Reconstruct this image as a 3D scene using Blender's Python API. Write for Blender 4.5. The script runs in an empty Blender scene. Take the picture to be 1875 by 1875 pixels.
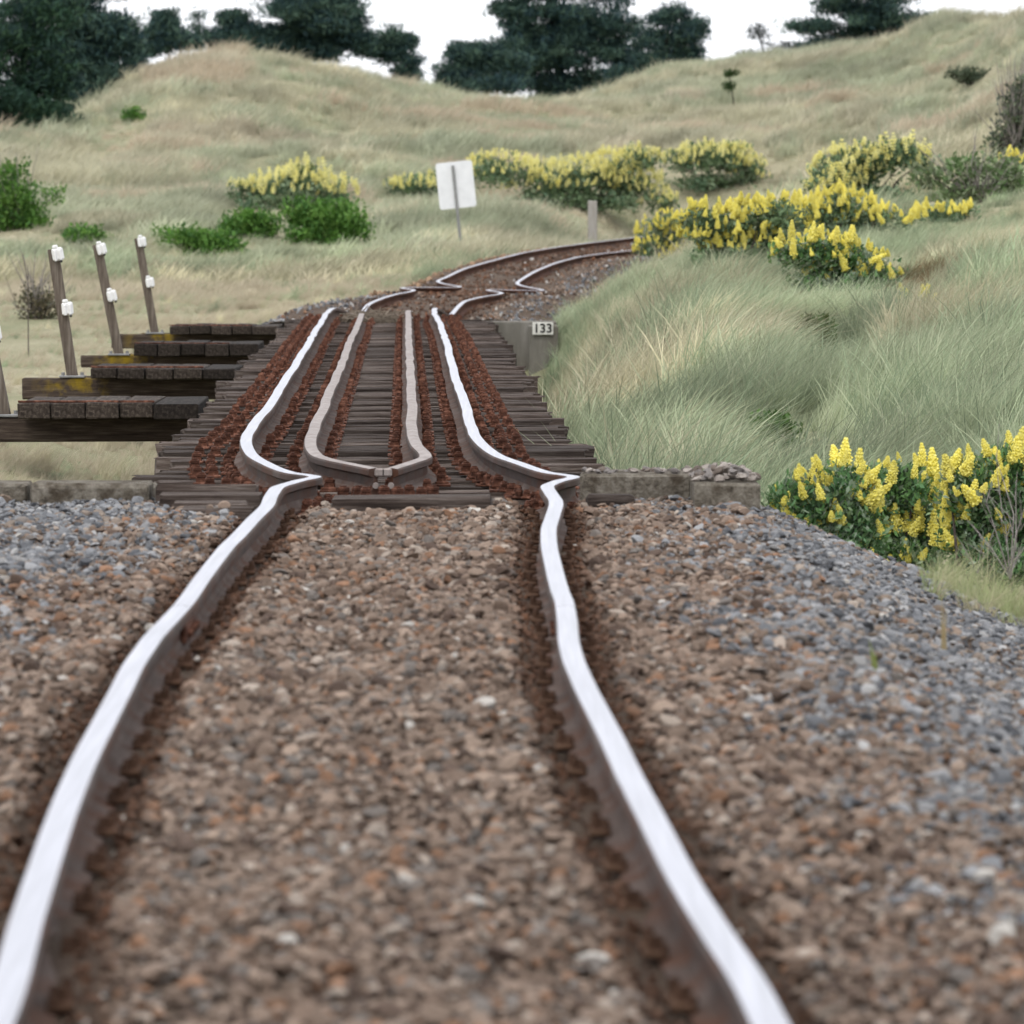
import bpy, math, random
import numpy as np
from mathutils import Vector, Matrix

rng = np.random.default_rng(7)
random.seed(7)
SC = bpy.context.scene
COL = SC.collection

# ---------------------------------------------------------------- camera, world, sun, exposure
# A level 200 mm lens with vertical shift, 1.137 m above the rail heads, looking along +Y.
F, CX, HY, CH = 10500.0, 937.5, 383.0, 1.137      # focal length in photo pixels, centre column, horizon row, camera height
cam = bpy.data.cameras.new("camera")
cam_ob = bpy.data.objects.new("camera", cam); COL.objects.link(cam_ob)
cam_ob.location = (0, 0, CH); cam_ob.rotation_euler = (math.radians(90), 0, 0)
cam.sensor_width = 36; cam.lens = 36 * F / 1875
cam.shift_y = -(937.5 - HY) / 1875
cam.clip_start = 0.5; cam.clip_end = 3000
cam.dof.use_dof = True; cam.dof.focus_distance = 33.0; cam.dof.aperture_fstop = 8.4
SC.camera = cam_ob

world = bpy.data.worlds.new("World"); SC.world = world; world.use_nodes = True
wn, wl = world.node_tree.nodes, world.node_tree.links
wn.clear()
sky = wn.new("ShaderNodeTexSky"); sky.sky_type = 'NISHITA'; sky.sun_disc = False
sky.sun_elevation = math.radians(58); sky.sun_rotation = math.radians(200)
sky.air_density = 1.0; sky.dust_density = 4.0; sky.ozone_density = 1.0
mixw = wn.new("ShaderNodeMix"); mixw.data_type = 'RGBA'
mixw.inputs[0].default_value = 0.9           # overcast: an even bright cloud layer over most of the clear sky
mixw.inputs[7].default_value = (9.3, 9.5, 9.9, 1)
bg = wn.new("ShaderNodeBackground"); bg.inputs[1].default_value = 0.11
wo = wn.new("ShaderNodeOutputWorld")
wl.new(sky.outputs[0], mixw.inputs[6])
wl.new(mixw.outputs[2], bg.inputs[0]); wl.new(bg.outputs[0], wo.inputs[0])

sun = bpy.data.lights.new("sun", 'SUN'); sun.energy = 1.0; sun.angle = math.radians(28); sun.color = (1.0, 0.97, 0.92)
sun_ob = bpy.data.objects.new("sun", sun); COL.objects.link(sun_ob)
sun_ob.rotation_euler = (math.radians(32), 0, math.radians(-20)); sun_ob.location = (0, 0, 60)

vs = SC.view_settings
vs.view_transform = 'Standard'; vs.look = 'None'; vs.gamma = 1.0; vs.use_curve_mapping = False
vs.exposure = 0.5
SC.cycles.max_bounces = 4; SC.cycles.diffuse_bounces = 2; SC.cycles.transmission_bounces = 2; SC.cycles.caustics_reflective = False; SC.cycles.caustics_refractive = False; SC.cycles.use_adaptive_sampling = True; SC.cycles.adaptive_threshold = 0.025; SC.cycles.transparent_max_bounces = 6

# ---------------------------------------------------------------- helpers
def P(x, y, Z):
    """photo pixel at depth Z -> world point"""
    return np.array([(x - CX) * Z / F, Z, CH - (y - HY) * Z / F])

def sstep(a, b, x):
    t = np.clip((x - a) / (b - a), 0, 1); return t * t * (3 - 2 * t)

class Pchip:
    def __init__(s, x, y):
        o = np.argsort(x); x = np.asarray(x, float)[o]; y = np.asarray(y, float)[o]
        h = np.diff(x); d = np.diff(y) / h
        m = np.zeros_like(x); m[0] = d[0]; m[-1] = d[-1]
        for i in range(1, len(x) - 1):
            if d[i-1] * d[i] > 0:
                w1 = 2*h[i] + h[i-1]; w2 = h[i] + 2*h[i-1]
                m[i] = (w1 + w2) / (w1/d[i-1] + w2/d[i])
        s.x, s.y, s.m = x, y, m
    def __call__(s, q):
        q = np.clip(np.asarray(q, float), s.x[0], s.x[-1])
        i = np.clip(np.searchsorted(s.x, q) - 1, 0, len(s.x) - 2)
        h = s.x[i+1] - s.x[i]; t = (q - s.x[i]) / h
        return ((1+2*t)*(1-t)**2*s.y[i] + t*(1-t)**2*h*s.m[i] + t*t*(3-2*t)*s.y[i+1] + t*t*(t-1)*h*s.m[i+1])

_lat = {}
def noise2(x, y, scale, seed=0):
    if seed not in _lat: _lat[seed] = np.random.default_rng(1000 + seed).random((256, 256))
    g = _lat[seed]; x = np.asarray(x) / scale; y = np.asarray(y) / scale
    xi = np.floor(x).astype(int); yi = np.floor(y).astype(int); fx = x - xi; fy = y - yi
    fx = fx*fx*(3-2*fx); fy = fy*fy*(3-2*fy)
    a = g[xi % 256, yi % 256]; b = g[(xi+1) % 256, yi % 256]; c = g[xi % 256, (yi+1) % 256]; d = g[(xi+1) % 256, (yi+1) % 256]
    return (a*(1-fx)+b*fx)*(1-fy) + (c*(1-fx)+d*fx)*fy

def np_mesh(name, V, polys, mats=(), mi=None, smooth=False, cols=None):
    """polys: array (M,k) or list of arrays"""
    me = bpy.data.meshes.new(name)
    V = np.asarray(V, np.float32)
    if isinstance(polys, np.ndarray): polys = [polys]
    loops = np.concatenate([p.ravel() for p in polys]).astype(np.int32)
    tot = np.concatenate([np.full(len(p), p.shape[1], np.int32) for p in polys])
    start = np.concatenate([[0], np.cumsum(tot)[:-1]]).astype(np.int32)
    me.vertices.add(len(V)); me.vertices.foreach_set('co', V.ravel())
    me.loops.add(len(loops)); me.loops.foreach_set('vertex_index', loops)
    me.polygons.add(len(tot)); me.polygons.foreach_set('loop_start', start); me.polygons.foreach_set('loop_total', tot)
    for m in mats: me.materials.append(m)
    if mi is not None: me.polygons.foreach_set('material_index', np.asarray(mi, np.int32))
    me.polygons.foreach_set('use_smooth', np.full(len(tot), smooth))
    if cols is not None:
        a = me.attributes.new('col', 'FLOAT_COLOR', 'POINT')
        c = np.ones((len(V), 4), np.float32); c[:, :3] = cols; a.data.foreach_set('color', c.ravel())
    me.update(); me.validate()
    return me

def link(name, data, parent=None, loc=None, rot=None, scale=None):
    o = bpy.data.objects.new(name, data); COL.objects.link(o)
    if loc is not None: o.location = [float(v) for v in loc]
    if rot is not None: o.rotation_euler = [float(v) for v in rot]
    if scale is not None: o.scale = [float(v) for v in scale] if hasattr(scale, '__len__') else (scale,) * 3
    if parent is not None: o.parent = parent
    return o
def tag(o, label=None, cat=None, group=None, kind=None):
    if label: o['label'] = label
    if cat: o['category'] = cat
    if group: o['group'] = group
    if kind: o['kind'] = kind
    return o
def empty(name, loc, label, cat, group=None):
    o = bpy.data.objects.new(name, None); COL.objects.link(o); o.location = [float(v) for v in loc]; o.empty_display_size = .1
    return tag(o, label, cat, group)

class MB:
    """small mesh builder"""
    def __init__(s): s.v = []; s.f = []; s.m = []
    def add(s, v, f, m=0):
        b = len(s.v); s.v += [tuple(map(float, p)) for p in v]; s.f += [tuple(i + b for i in q) for q in f]; s.m += [m] * len(f)
    def box(s, c, d, m=0, bev=0.0, rot=None, jit=0.0):
        ctr = Vector([float(q) for q in c]); hx, hy, hz = d[0]/2, d[1]/2, d[2]/2; b = min(bev, hx*.9, hy*.9, hz*.9)
        if b <= 0:
            V = [(x*hx, y*hy, z*hz) for z in (-1, 1) for x, y in ((-1,-1),(1,-1),(1,1),(-1,1))]
            Fc = [(3,2,1,0),(4,5,6,7),(0,1,5,4),(1,2,6,5),(2,3,7,6),(3,0,4,7)]
        else:
            V = []; idx = {}
            for sx in (-1, 1):
                for sy in (-1, 1):
                    for sz in (-1, 1):
                        for ax in range(3):
                            p = [sx*(hx-b), sy*(hy-b), sz*(hz-b)]
                            p[ax] = (sx*hx, sy*hy, sz*hz)[ax]
                            idx[sx, sy, sz, ax] = len(V); V.append(tuple(p))
            Fc = []
            for ax in range(3):
                o1, o2 = [(1,2),(2,0),(0,1)][ax]
                for sg in (-1, 1):
                    q = []
                    for a, c in ((-1,-1),(1,-1),(1,1),(-1,1)):
                        k = [0,0,0]; k[ax] = sg; k[o1] = a; k[o2] = c; q.append(idx[k[0],k[1],k[2],ax])
                    Fc.append(tuple(q if sg > 0 else q[::-1]))
                for a in (-1, 1):
                    for c in (-1, 1):
                        k0 = [0,0,0]; k0[ax] = -1; k0[o1] = a; k0[o2] = c; k1 = list(k0); k1[ax] = 1
                        q = [idx[(*k0, o1)], idx[(*k1, o1)], idx[(*k1, o2)], idx[(*k0, o2)]]
                        Fc.append(tuple(q if a*c < 0 else q[::-1]))
            for sx in (-1, 1):
                for sy in (-1, 1):
                    for sz in (-1, 1):
                        q = [idx[sx,sy,sz,0], idx[sx,sy,sz,1], idx[sx,sy,sz,2]]
                        Fc.append(tuple(q if sx*sy*sz > 0 else q[::-1]))
        if jit: V = [tuple(v + random.uniform(-jit, jit) for v in p) for p in V]
        M = rot.to_matrix() if rot is not None else Matrix.Identity(3)
        s.add([tuple(M @ Vector(p) + ctr) for p in V], Fc, m)
    def tube(s, pts, rad, n=6, m=0, cap=True):
        pts = [Vector([float(q) for q in p]) for p in pts]
        if not hasattr(rad, '__len__'): rad = [rad] * len(pts)
        V = []; Fc = []
        for i, p in enumerate(pts):
            t = (pts[min(i+1, len(pts)-1)] - pts[max(i-1, 0)]).normalized()
            u = t.cross(Vector((0, 0, 1)) if abs(t.z) < .9 else Vector((1, 0, 0))).normalized(); w = t.cross(u)
            for k in range(n):
                a = 2*math.pi*k/n; V.append(p + (u*math.cos(a) + w*math.sin(a)) * rad[i])
        for i in range(len(pts)-1):
            for k in range(n):
                Fc.append((i*n+k, i*n+(k+1) % n, (i+1)*n+(k+1) % n, (i+1)*n+k))
        if cap: Fc.append(tuple(range(n))); Fc.append(tuple(reversed(range((len(pts)-1)*n, len(pts)*n))))
        s.add(V, Fc, m)
    def mesh(s, name, mats, smooth=False):
        me = bpy.data.meshes.new(name); me.from_pydata(s.v, [], s.f)
        for m in (mats if isinstance(mats, (list, tuple)) else [mats]): me.materials.append(m)
        me.polygons.foreach_set('material_index', s.m); me.polygons.foreach_set('use_smooth', [smooth]*len(s.f)); me.update()
        return me

# ---------------------------------------------------------------- materials
def new_mat(name):
    m = bpy.data.materials.new(name); m.use_nodes = True; n = m.node_tree.nodes; n.clear()
    out = n.new("ShaderNodeOutputMaterial"); b = n.new("ShaderNodeBsdfPrincipled"); m.node_tree.links.new(b.outputs[0], out.inputs[0])
    return m, n, m.node_tree.links, b, out
def ramp(n, stops):
    r = n.new("ShaderNodeValToRGB"); e = r.color_ramp.elements
    while len(e) < len(stops): e.new(.5)
    for k, (p, c) in enumerate(stops): e[k].position = p; e[k].color = (*c, 1)
    return r
def tex_noise(n, l, coord, scale, detail=5, rough=.6, vec_scale=None):
    t = n.new("ShaderNodeTexNoise"); t.inputs['Scale'].default_value = scale; t.inputs['Detail'].default_value = detail; t.inputs['Roughness'].default_value = rough
    if vec_scale:
        mp = n.new("ShaderNodeMapping"); mp.inputs['Scale'].default_value = vec_scale; l.new(coord, mp.inputs[0]); coord = mp.outputs[0]
    l.new(coord, t.inputs['Vector']); return t
def mixc(n, l, fac, a, b, mode='MIX'):
    m = n.new("ShaderNodeMix"); m.data_type = 'RGBA'; m.blend_type = mode
    for sock, v in ((m.inputs[0], fac), (m.inputs[6], a), (m.inputs[7], b)):
        if hasattr(v, 'links') or hasattr(v, 'is_linked'): l.new(v, sock)
        elif isinstance(v, (int, float)): sock.default_value = v
        else: sock.default_value = (*v, 1)
    return m.outputs[2]
def noise_mat(name, stops, scale=20, detail=6, rough=.85, bump=.3, dist=.01, vec_scale=None, coord='Object', second=None, metallic=0, bscale=None, per_object=0.0, spec=.3):
    m, n, l, b, out = new_mat(name)
    tc = n.new("ShaderNodeTexCoord").outputs[coord]
    t = tex_noise(n, l, tc, scale, detail, .65, vec_scale)
    r = ramp(n, stops); l.new(t.outputs[0], r.inputs[0]); c = r.outputs[0]
    if second:   # (scale, threshold lo, hi, colour)
        t2 = tex_noise(n, l, tc, second[0], 5, .6); r2 = ramp(n, [(second[1], (0,0,0)), (second[2], (1,1,1))]); l.new(t2.outputs[0], r2.inputs[0])
        c = mixc(n, l, r2.outputs[0], c, second[3])
    if per_object:
        oi = n.new("ShaderNodeObjectInfo"); mr = n.new("ShaderNodeMapRange"); mr.inputs[3].default_value = 1 - per_object; mr.inputs[4].default_value = 1 + per_object
        l.new(oi.outputs['Random'], mr.inputs[0]); h = n.new("ShaderNodeHueSaturation"); l.new(mr.outputs[0], h.inputs['Value']); l.new(c, h.inputs['Color']); c = h.outputs[0]
    l.new(c, b.inputs['Base Color']); b.inputs['Roughness'].default_value = rough; b.inputs['Metallic'].default_value = metallic
    b.inputs['Specular IOR Level'].default_value = spec
    if bump:
        tb = tex_noise(n, l, tc, bscale or scale * 2.2, 6, .7, vec_scale); bp = n.new("ShaderNodeBump"); bp.inputs['Strength'].default_value = bump; bp.inputs['Distance'].default_value = dist
        l.new(tb.outputs[0], bp.inputs['Height']); l.new(bp.outputs[0], b.inputs['Normal'])
    return m
def col_mat(name, src='INSTANCER', rough=.85, var=.25, nscale=60, transl=0.0, bump=0.0, spec=.25, hue=0.0):
    """colour from the 'col' attribute (instancer point or vertex) or from the object's own colour, with fine variation"""
    m, n, l, b, out = new_mat(name)
    if src == 'OBJCOL': c = n.new("ShaderNodeObjectInfo").outputs['Color']
    else:
        a = n.new("ShaderNodeAttribute"); a.attribute_name = 'col'; a.attribute_type = src; c = a.outputs['Color']
    tc = n.new("ShaderNodeTexCoord").outputs['Object']
    t = tex_noise(n, l, tc, nscale, 4)
    mr = n.new("ShaderNodeMapRange"); mr.inputs[1].default_value = .25; mr.inputs[2].default_value = .75; mr.inputs[3].default_value = 1 - var; mr.inputs[4].default_value = 1 + var
    l.new(t.outputs[0], mr.inputs[0]); h = n.new("ShaderNodeHueSaturation"); l.new(mr.outputs[0], h.inputs['Value']); l.new(c, h.inputs['Color']); c = h.outputs[0]
    l.new(c, b.inputs['Base Color']); b.inputs['Roughness'].default_value = rough; b.inputs['Specular IOR Level'].default_value = spec
    if bump:
        bp = n.new("ShaderNodeBump"); bp.inputs['Strength'].default_value = bump; bp.inputs['Distance'].default_value = .004
        l.new(t.outputs[0], bp.inputs['Height']); l.new(bp.outputs[0], b.inputs['Normal'])
    if transl:
        tr = n.new("ShaderNodeBsdfTranslucent"); l.new(c, tr.inputs[0]); mx = n.new("ShaderNodeMixShader"); mx.inputs[0].default_value = transl
        l.new(b.outputs[0], mx.inputs[1]); l.new(tr.outputs[0], mx.inputs[2]); l.new(mx.outputs[0], out.inputs[0])
    return m

M_stone = col_mat('ballast_stone', 'INSTANCER', .9, .3, 50, bump=.5, spec=.2)
M_stone_part = col_mat('ballast_stone_single', 'OBJCOL', .9, .3, 50, bump=.5, spec=.2)
M_bed = noise_mat('ballast_fines', [(.3, (.045,.032,.024)), (.55, (.11,.075,.052)), (.8, (.2,.15,.115))], 45, 8, .95, .8, .02, second=(3, .5, .7, (.07,.04,.027)))
M_rust = noise_mat('rust', [(.32, (.025,.012,.009)), (.5, (.1,.042,.027)), (.72, (.26,.125,.085))], 22, 7, .9, .5, .004, per_object=.25, spec=.15)
M_railside = noise_mat('rail_side', [(.3, (.028,.018,.014)), (.5, (.065,.045,.038)), (.75, (.12,.092,.082))], 9, 7, .75, .3, .003, vec_scale=(1,.25,1), second=(4, .44, .62, (.07,.028,.015)), spec=.3)
M_foot = noise_mat('dusty_rail_foot', [(.3, (.045,.028,.021)), (.5, (.09,.064,.054)), (.75, (.15,.116,.104))], 9, 7, .85, .3, .003, vec_scale=(1,.3,1), second=(5, .46, .62, (.08,.036,.021)), spec=.2)
M_rust_rail = noise_mat('rusted_rail_side', [(.3, (.03,.012,.007)), (.5, (.075,.03,.017)), (.75, (.13,.06,.036))], 6, 7, .85, .3, .003, vec_scale=(1,.3,1), spec=.2)
M_clip = noise_mat('dusty_clip', [(.3, (.035,.02,.014)), (.55, (.075,.042,.028)), (.8, (.12,.075,.05))], 30, 6, .95, .5, .004, per_object=.2, spec=.1)
M_guardtop = noise_mat('dull_rail_top', [(.3, (.2,.165,.15)), (.6, (.32,.275,.255)), (.8, (.42,.37,.35))], 14, 6, .6, .2, .003, vec_scale=(1,.4,1), metallic=.25)
M_timber = noise_mat('weathered_timber', [(.3, (.02,.014,.011)), (.46, (.068,.05,.042)), (.6, (.14,.112,.097)), (.76, (.3,.27,.25))], 10, 9, .9, 1.0, .014, vec_scale=(.3,6,6), per_object=.45, spec=.2)
M_plank = noise_mat('plank_timber', [(.28, (.012,.009,.008)), (.5, (.038,.029,.023)), (.75, (.105,.085,.07))], 10, 8, .9, .9, .01, vec_scale=(5,.35,5), per_object=.5, spec=.2)
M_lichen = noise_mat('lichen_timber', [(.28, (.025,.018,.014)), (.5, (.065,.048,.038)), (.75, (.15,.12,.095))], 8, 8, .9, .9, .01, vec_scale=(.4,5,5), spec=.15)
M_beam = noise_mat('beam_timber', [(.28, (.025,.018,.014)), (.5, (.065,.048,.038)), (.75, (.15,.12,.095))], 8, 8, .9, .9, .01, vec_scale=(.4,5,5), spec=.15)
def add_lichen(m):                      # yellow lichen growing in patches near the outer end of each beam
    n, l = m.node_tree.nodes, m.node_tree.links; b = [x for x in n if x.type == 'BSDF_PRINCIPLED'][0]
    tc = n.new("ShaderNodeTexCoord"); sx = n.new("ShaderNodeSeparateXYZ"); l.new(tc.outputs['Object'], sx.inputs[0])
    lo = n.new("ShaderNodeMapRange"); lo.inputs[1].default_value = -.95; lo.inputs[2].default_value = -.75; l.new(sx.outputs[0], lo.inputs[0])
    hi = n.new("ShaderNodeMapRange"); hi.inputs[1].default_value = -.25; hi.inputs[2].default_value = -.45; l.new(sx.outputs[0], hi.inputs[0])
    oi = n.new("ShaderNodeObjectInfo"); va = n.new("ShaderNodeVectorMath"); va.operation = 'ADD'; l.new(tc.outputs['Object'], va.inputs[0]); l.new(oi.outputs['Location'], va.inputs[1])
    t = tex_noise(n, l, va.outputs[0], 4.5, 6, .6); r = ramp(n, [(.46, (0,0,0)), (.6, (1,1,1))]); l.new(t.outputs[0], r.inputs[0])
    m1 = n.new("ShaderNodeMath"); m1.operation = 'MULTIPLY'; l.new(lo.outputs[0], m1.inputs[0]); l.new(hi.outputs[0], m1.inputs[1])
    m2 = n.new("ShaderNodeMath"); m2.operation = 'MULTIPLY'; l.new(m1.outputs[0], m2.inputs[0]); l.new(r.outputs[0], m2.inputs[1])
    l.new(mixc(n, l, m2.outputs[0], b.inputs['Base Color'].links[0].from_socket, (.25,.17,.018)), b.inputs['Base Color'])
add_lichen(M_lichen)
M_post = noise_mat('post_timber', [(.3, (.06,.045,.034)), (.5, (.13,.105,.085)), (.75, (.23,.2,.17))], 9, 7, .85, .6, .006, vec_scale=(6,6,.4), spec=.2)
M_white = noise_mat('white_plastic', [(.3, (.7,.7,.7)), (.7, (.84,.83,.82))], 40, 4, .4, .1, .002)
M_conc = noise_mat('old_concrete', [(.3, (.05,.042,.034)), (.45, (.17,.148,.118)), (.6, (.26,.235,.195)), (.75, (.4,.37,.32))], 26, 10, .95, 1.0, .02, second=(7, .5, .62, (.085,.068,.05)), spec=.15)
M_conc2 = noise_mat('pier_concrete', [(.3, (.12,.112,.096)), (.6, (.2,.187,.164)), (.8, (.28,.265,.24))], 4, 8, .9, .5, .01, vec_scale=(2,2,.4), second=(2.2, .5, .75, (.13,.115,.095)), spec=.2)
M_signplate = noise_mat('sign_aluminium', [(.3, (.72,.73,.75)), (.7, (.82,.83,.85))], 5, 4, .5, .1, .002)
M_galv = noise_mat('galvanised_post', [(.3, (.2,.2,.2)), (.7, (.33,.33,.33))], 20, 4, .6, .2, .002, metallic=.4)
M_plate = noise_mat('number_plate', [(.3, (.62,.6,.55)), (.7, (.78,.77,.73))], 12, 5, .6, .1, .002)
M_black = noise_mat('black_paint', [(.3, (.012,.012,.012)), (.7, (.03,.028,.026))], 30, 4, .6, .1, .002)
M_bark = noise_mat('bark', [(.3, (.02,.017,.014)), (.7, (.06,.05,.042))], 6, 6, .95, .8, .03, vec_scale=(3,3,.6))
M_twig = noise_mat('dead_twig', [(.3, (.16,.14,.125)), (.7, (.34,.31,.29))], 30, 4, .9, .2, .003)
M_twigdark = noise_mat('dark_twig', [(.3, (.05,.04,.035)), (.7, (.13,.105,.095))], 30, 4, .9, .2, .003)
M_leafcol = col_mat('leaf', 'GEOMETRY', .65, .15, 4, transl=.25, spec=.3)
M_needle = col_mat('needle', 'GEOMETRY', .7, .15, 2, transl=.12, spec=.2)
M_grass = col_mat('grass_blade', 'INSTANCER', .75, .15, 3, transl=.35, spec=.2)
M_petal = noise_mat('lupin_petal', [(.3, (.82,.7,.08)), (.55, (.92,.84,.22)), (.8, (.95,.92,.48))], 60, 3, .55, 0, per_object=.12)
M_petal_far = noise_mat('far_lupin_petal', [(.3, (.84,.77,.24)), (.7, (.93,.9,.5))], 6, 3, .6, 0)
for mm in (M_petal, M_petal_far):
    nt = mm.node_tree; bb = [x for x in nt.nodes if x.type == 'BSDF_PRINCIPLED'][0]; oo = [x for x in nt.nodes if x.type == 'OUTPUT_MATERIAL'][0]
    tr = nt.nodes.new("ShaderNodeBsdfTranslucent"); mx = nt.nodes.new("ShaderNodeMixShader"); mx.inputs[0].default_value = .3
    nt.links.new(bb.inputs['Base Color'].links[0].from_socket, tr.inputs[0]); nt.links.new(bb.outputs[0], mx.inputs[1]); nt.links.new(tr.outputs[0], mx.inputs[2]); nt.links.new(mx.outputs[0], oo.inputs[0])

def rail_head_mat():
    m, n, l, b, out = new_mat('polished_rail_head')
    tc = n.new("ShaderNodeTexCoord").outputs['Object']
    t = tex_noise(n, l, tc, 22, 6, .6, (3, .06, 1)); r = ramp(n, [(.3, (.42,.42,.46)), (.7, (.64,.64,.69))]); l.new(t.outputs[0], r.inputs[0])
    l.new(r.outputs[0], b.inputs['Base Color']); b.inputs['Metallic'].default_value = .85
    r2 = ramp(n, [(.3, (.3,.3,.3)), (.7, (.48,.48,.48))]); l.new(t.outputs[0], r2.inputs[0]); l.new(r2.outputs[0], b.inputs['Roughness'])
    return m
M_head = rail_head_mat()

def ground_mat():
    m, n, l, b, out = new_mat('dune_ground')
    tc = n.new("ShaderNodeTexCoord").outputs['Object']
    t = tex_noise(n, l, tc, .35, 8, .65, (1, .5, 1)); r = ramp(n, [(.3, (.16,.18,.1)), (.45, (.24,.235,.145)), (.58, (.32,.295,.2)), (.72, (.42,.36,.26))]); l.new(t.outputs[0], r.inputs[0])
    t2 = tex_noise(n, l, tc, 9, 6, .7); c = mixc(n, l, .5, r.outputs[0], t2.outputs[0], 'OVERLAY')
    l.new(c, b.inputs['Base Color']); b.inputs['Roughness'].default_value = .95; b.inputs['Specular IOR Level'].default_value = .1
    bp = n.new("ShaderNodeBump"); bp.inputs['Strength'].default_value = .8; bp.inputs['Distance'].default_value = .05; l.new(t2.outputs[0], bp.inputs['Height']); l.new(bp.outputs[0], b.inputs['Normal'])
    return m
M_ground = ground_mat()

# ---------------------------------------------------------------- the track in plan and profile
ratio = Pchip([430, 564, 700, 800, 870, 1000, 1200, 1400, 1875, 2600], [.965, .965, .99, 1.0, 1.02, 1.02, 1.008, 1.012, 1.035, 1.05])
def ZY(y): return CH * float(ratio(y)) * F / (y - HY)
Lpx = [(-150,2300),(-80,2050),(-12,1875),(8,1825),(49,1680),(99,1530),(117,1480),(138,1427),(162,1373),(190,1320),(218.7,1267),(247,1213),(264.5,1187),(284,1160),(333,1107),(372.5,1053),(414.7,1000),(434,981),(463,950),(488,925),(496,908),(506,893),(546,879),(577,871.5),
       (532,864),(488,848),(459,828),(451,804),(461,780),(488,748),(508.5,716),(537.5,673),(560,635),(587,591),(609,564)]
Rpx = [(1660,2300),(1510,2050),(1412,1875),(1375,1800),(1310,1700),(1248,1600),(1195,1500),(1144,1400),(1121,1350),(1096,1303),(1068.5,1250),(1047,1197),(1041,1170),(1038,1130),(1034,1103),(1024.5,1077),(1014,1037),(1005.6,997),(1004.5,970),(1012,943),(1018,917),(1009,903),(1002,890),(1021,880),(1050,871.5),
       (1004,864),(952.5,848),(911.5,832),(884,813),(865.5,789),(857,758),(843,717),(830,673),(818,629),(807,594.5),(797,564)]
Lfar = [(659,576,67),(672.6,559,69),(696.5,547,70.5),(727,538,72),(758,531,74),(736,526.5,76),(842,525,78.6),(802,514,82),(819,506,83.3),(850,492,85.3),(901,477,88),(970,460,92.5),(1038,449.5,99),(1106,441,107),(1160,435,114),(1240,428,124),(1340,420,136)]
Rfar = [(824.5,576,67),(836.5,564,69),(850,552,70.5),(884,543,72),(918.5,536,74),(893,530.5,76),(994,531,78.6),(947,518,82),(963,506,83.7),(990,492,85.7),(1021,480,88.2),(1072,468,92.8),(1157,458,100),(1235,449,108),(1300,442,116),(1400,433,128),(1480,426,138)]
def pts3(near, far):
    a = [P(x, y, ZY(y)) for x, y in near] + [P(*q) for q in far]
    return np.array(a)
LP, RP = pts3(Lpx, Lfar), pts3(Rpx, Rfar)
LX, LZ = Pchip(LP[:, 1], LP[:, 0]), Pchip(LP[:, 1], LP[:, 2])
RX, RZ = Pchip(RP[:, 1], RP[:, 0]), Pchip(RP[:, 1], RP[:, 2])
Y0, Y_ABUT, Y_FAR, YEND = LP[:, 1].min(), 24.15, 65.2, 135.0
def mid(Y): return (LX(Y) + RX(Y)) / 2
def railz(Y): return np.minimum(LZ(Y), RZ(Y))

# ---------------------------------------------------------------- terrain
tcols = {
 -900: [(884,33),(735,51.8),(600,75),(500,97),(430,115),(383,126),(300,138),(200,160)],
 0:    [(884,33),(850,37),(735,51.8),(600,75),(500,97),(430,115),(383,128),(300,139),(243,149),(225,160)],
 120:  [(884,33),(850,37),(735,51.8),(600,75),(500,97),(430,115),(383,128),(300,139),(240,148),(205,158)],
 250:  [(884,33),(850,37),(735,51.8),(600,75),(500,97),(430,115),(383,128),(300,138),(265,143),(190,153),(121,164)],
 430:  [(884,33),(850,37),(735,51.8),(600,75),(520,93),(430,115),(383,128),(292,138),(262,144),(180,154),(90,165)],
 520:  [(884,33),(850,37),(735,51.8),(600,75),(520,93),(430,115),(383,128),(292,138),(260,145),(185,155),(112,166)],
 610:  [(884,33),(850,37),(735,51.8),(600,70),(530,90),(440,113),(383,126),(292,140),(258,148),(180,158),(112,168)],
 760:  [(884,33),(800,43),(735,51.8),(590,68),(530,84),(450,111),(383,126),(300,140),(258,150),(200,165),(163,178)],
 850:  [(884,33),(800,43),(735,51.8),(590,68),(530,84),(450,110),(383,125),(300,141),(255,151),(183,185)],
 960:  [(884,33),(800,43),(735,51.8),(590,68),(520,84),(470,100),(420,114),(383,124),(300,141),(250,155),(192,190)],
 1060: [(880,34),(790,42),(690,48),(620,55),(585,63),(545,78),(500,92),(455,106),(400,120),(350,131),(290,146),(235,161),(186,190)],
 1120: [(872,35),(760,42),(640,50),(575,58),(540,66),(525,78),(490,92),(460,106),(400,121),(350,131),(290,146),(230,162),(165,190)],
 1210: [(870,36),(740,42),(600,52),(520,62),(490,68),(480,80),(460,95),(445,108),(420,119),(380,127),(340,135),(290,146),(215,164),(139,190)],
 1400: [(870,35),(740,41),(600,51),(500,61),(445,69),(410,78),(395,90),(380,103),(365,114),(335,126),(295,140),(215,162),(109,190)],
 1600: [(880,33),(740,40),(600,50),(500,60),(440,69),(390,79),(345,92),(315,105),(290,120),(255,135),(200,155),(100,188)],
 1740: [(890,32),(740,39),(600,49),(500,59),(440,67),(380,78),(325,91),(290,105),(250,122),(205,140),(150,158),(51,180)],
 1875: [(900,31),(740,38),(600,48),(500,57),(430,65),(350,76),(290,88),(230,105),(180,122),(110,142),(11,165)],
 2800: [(900,31),(740,38),(600,48),(500,57),(430,65),(350,76),(290,88),(230,105),(180,122),(110,142),(5,165)],
}
tx = np.array(sorted(tcols)); TYv = np.arange(-15, 262, .5); TXv = np.arange(-75, 75.01, .5)
prof = []
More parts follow.
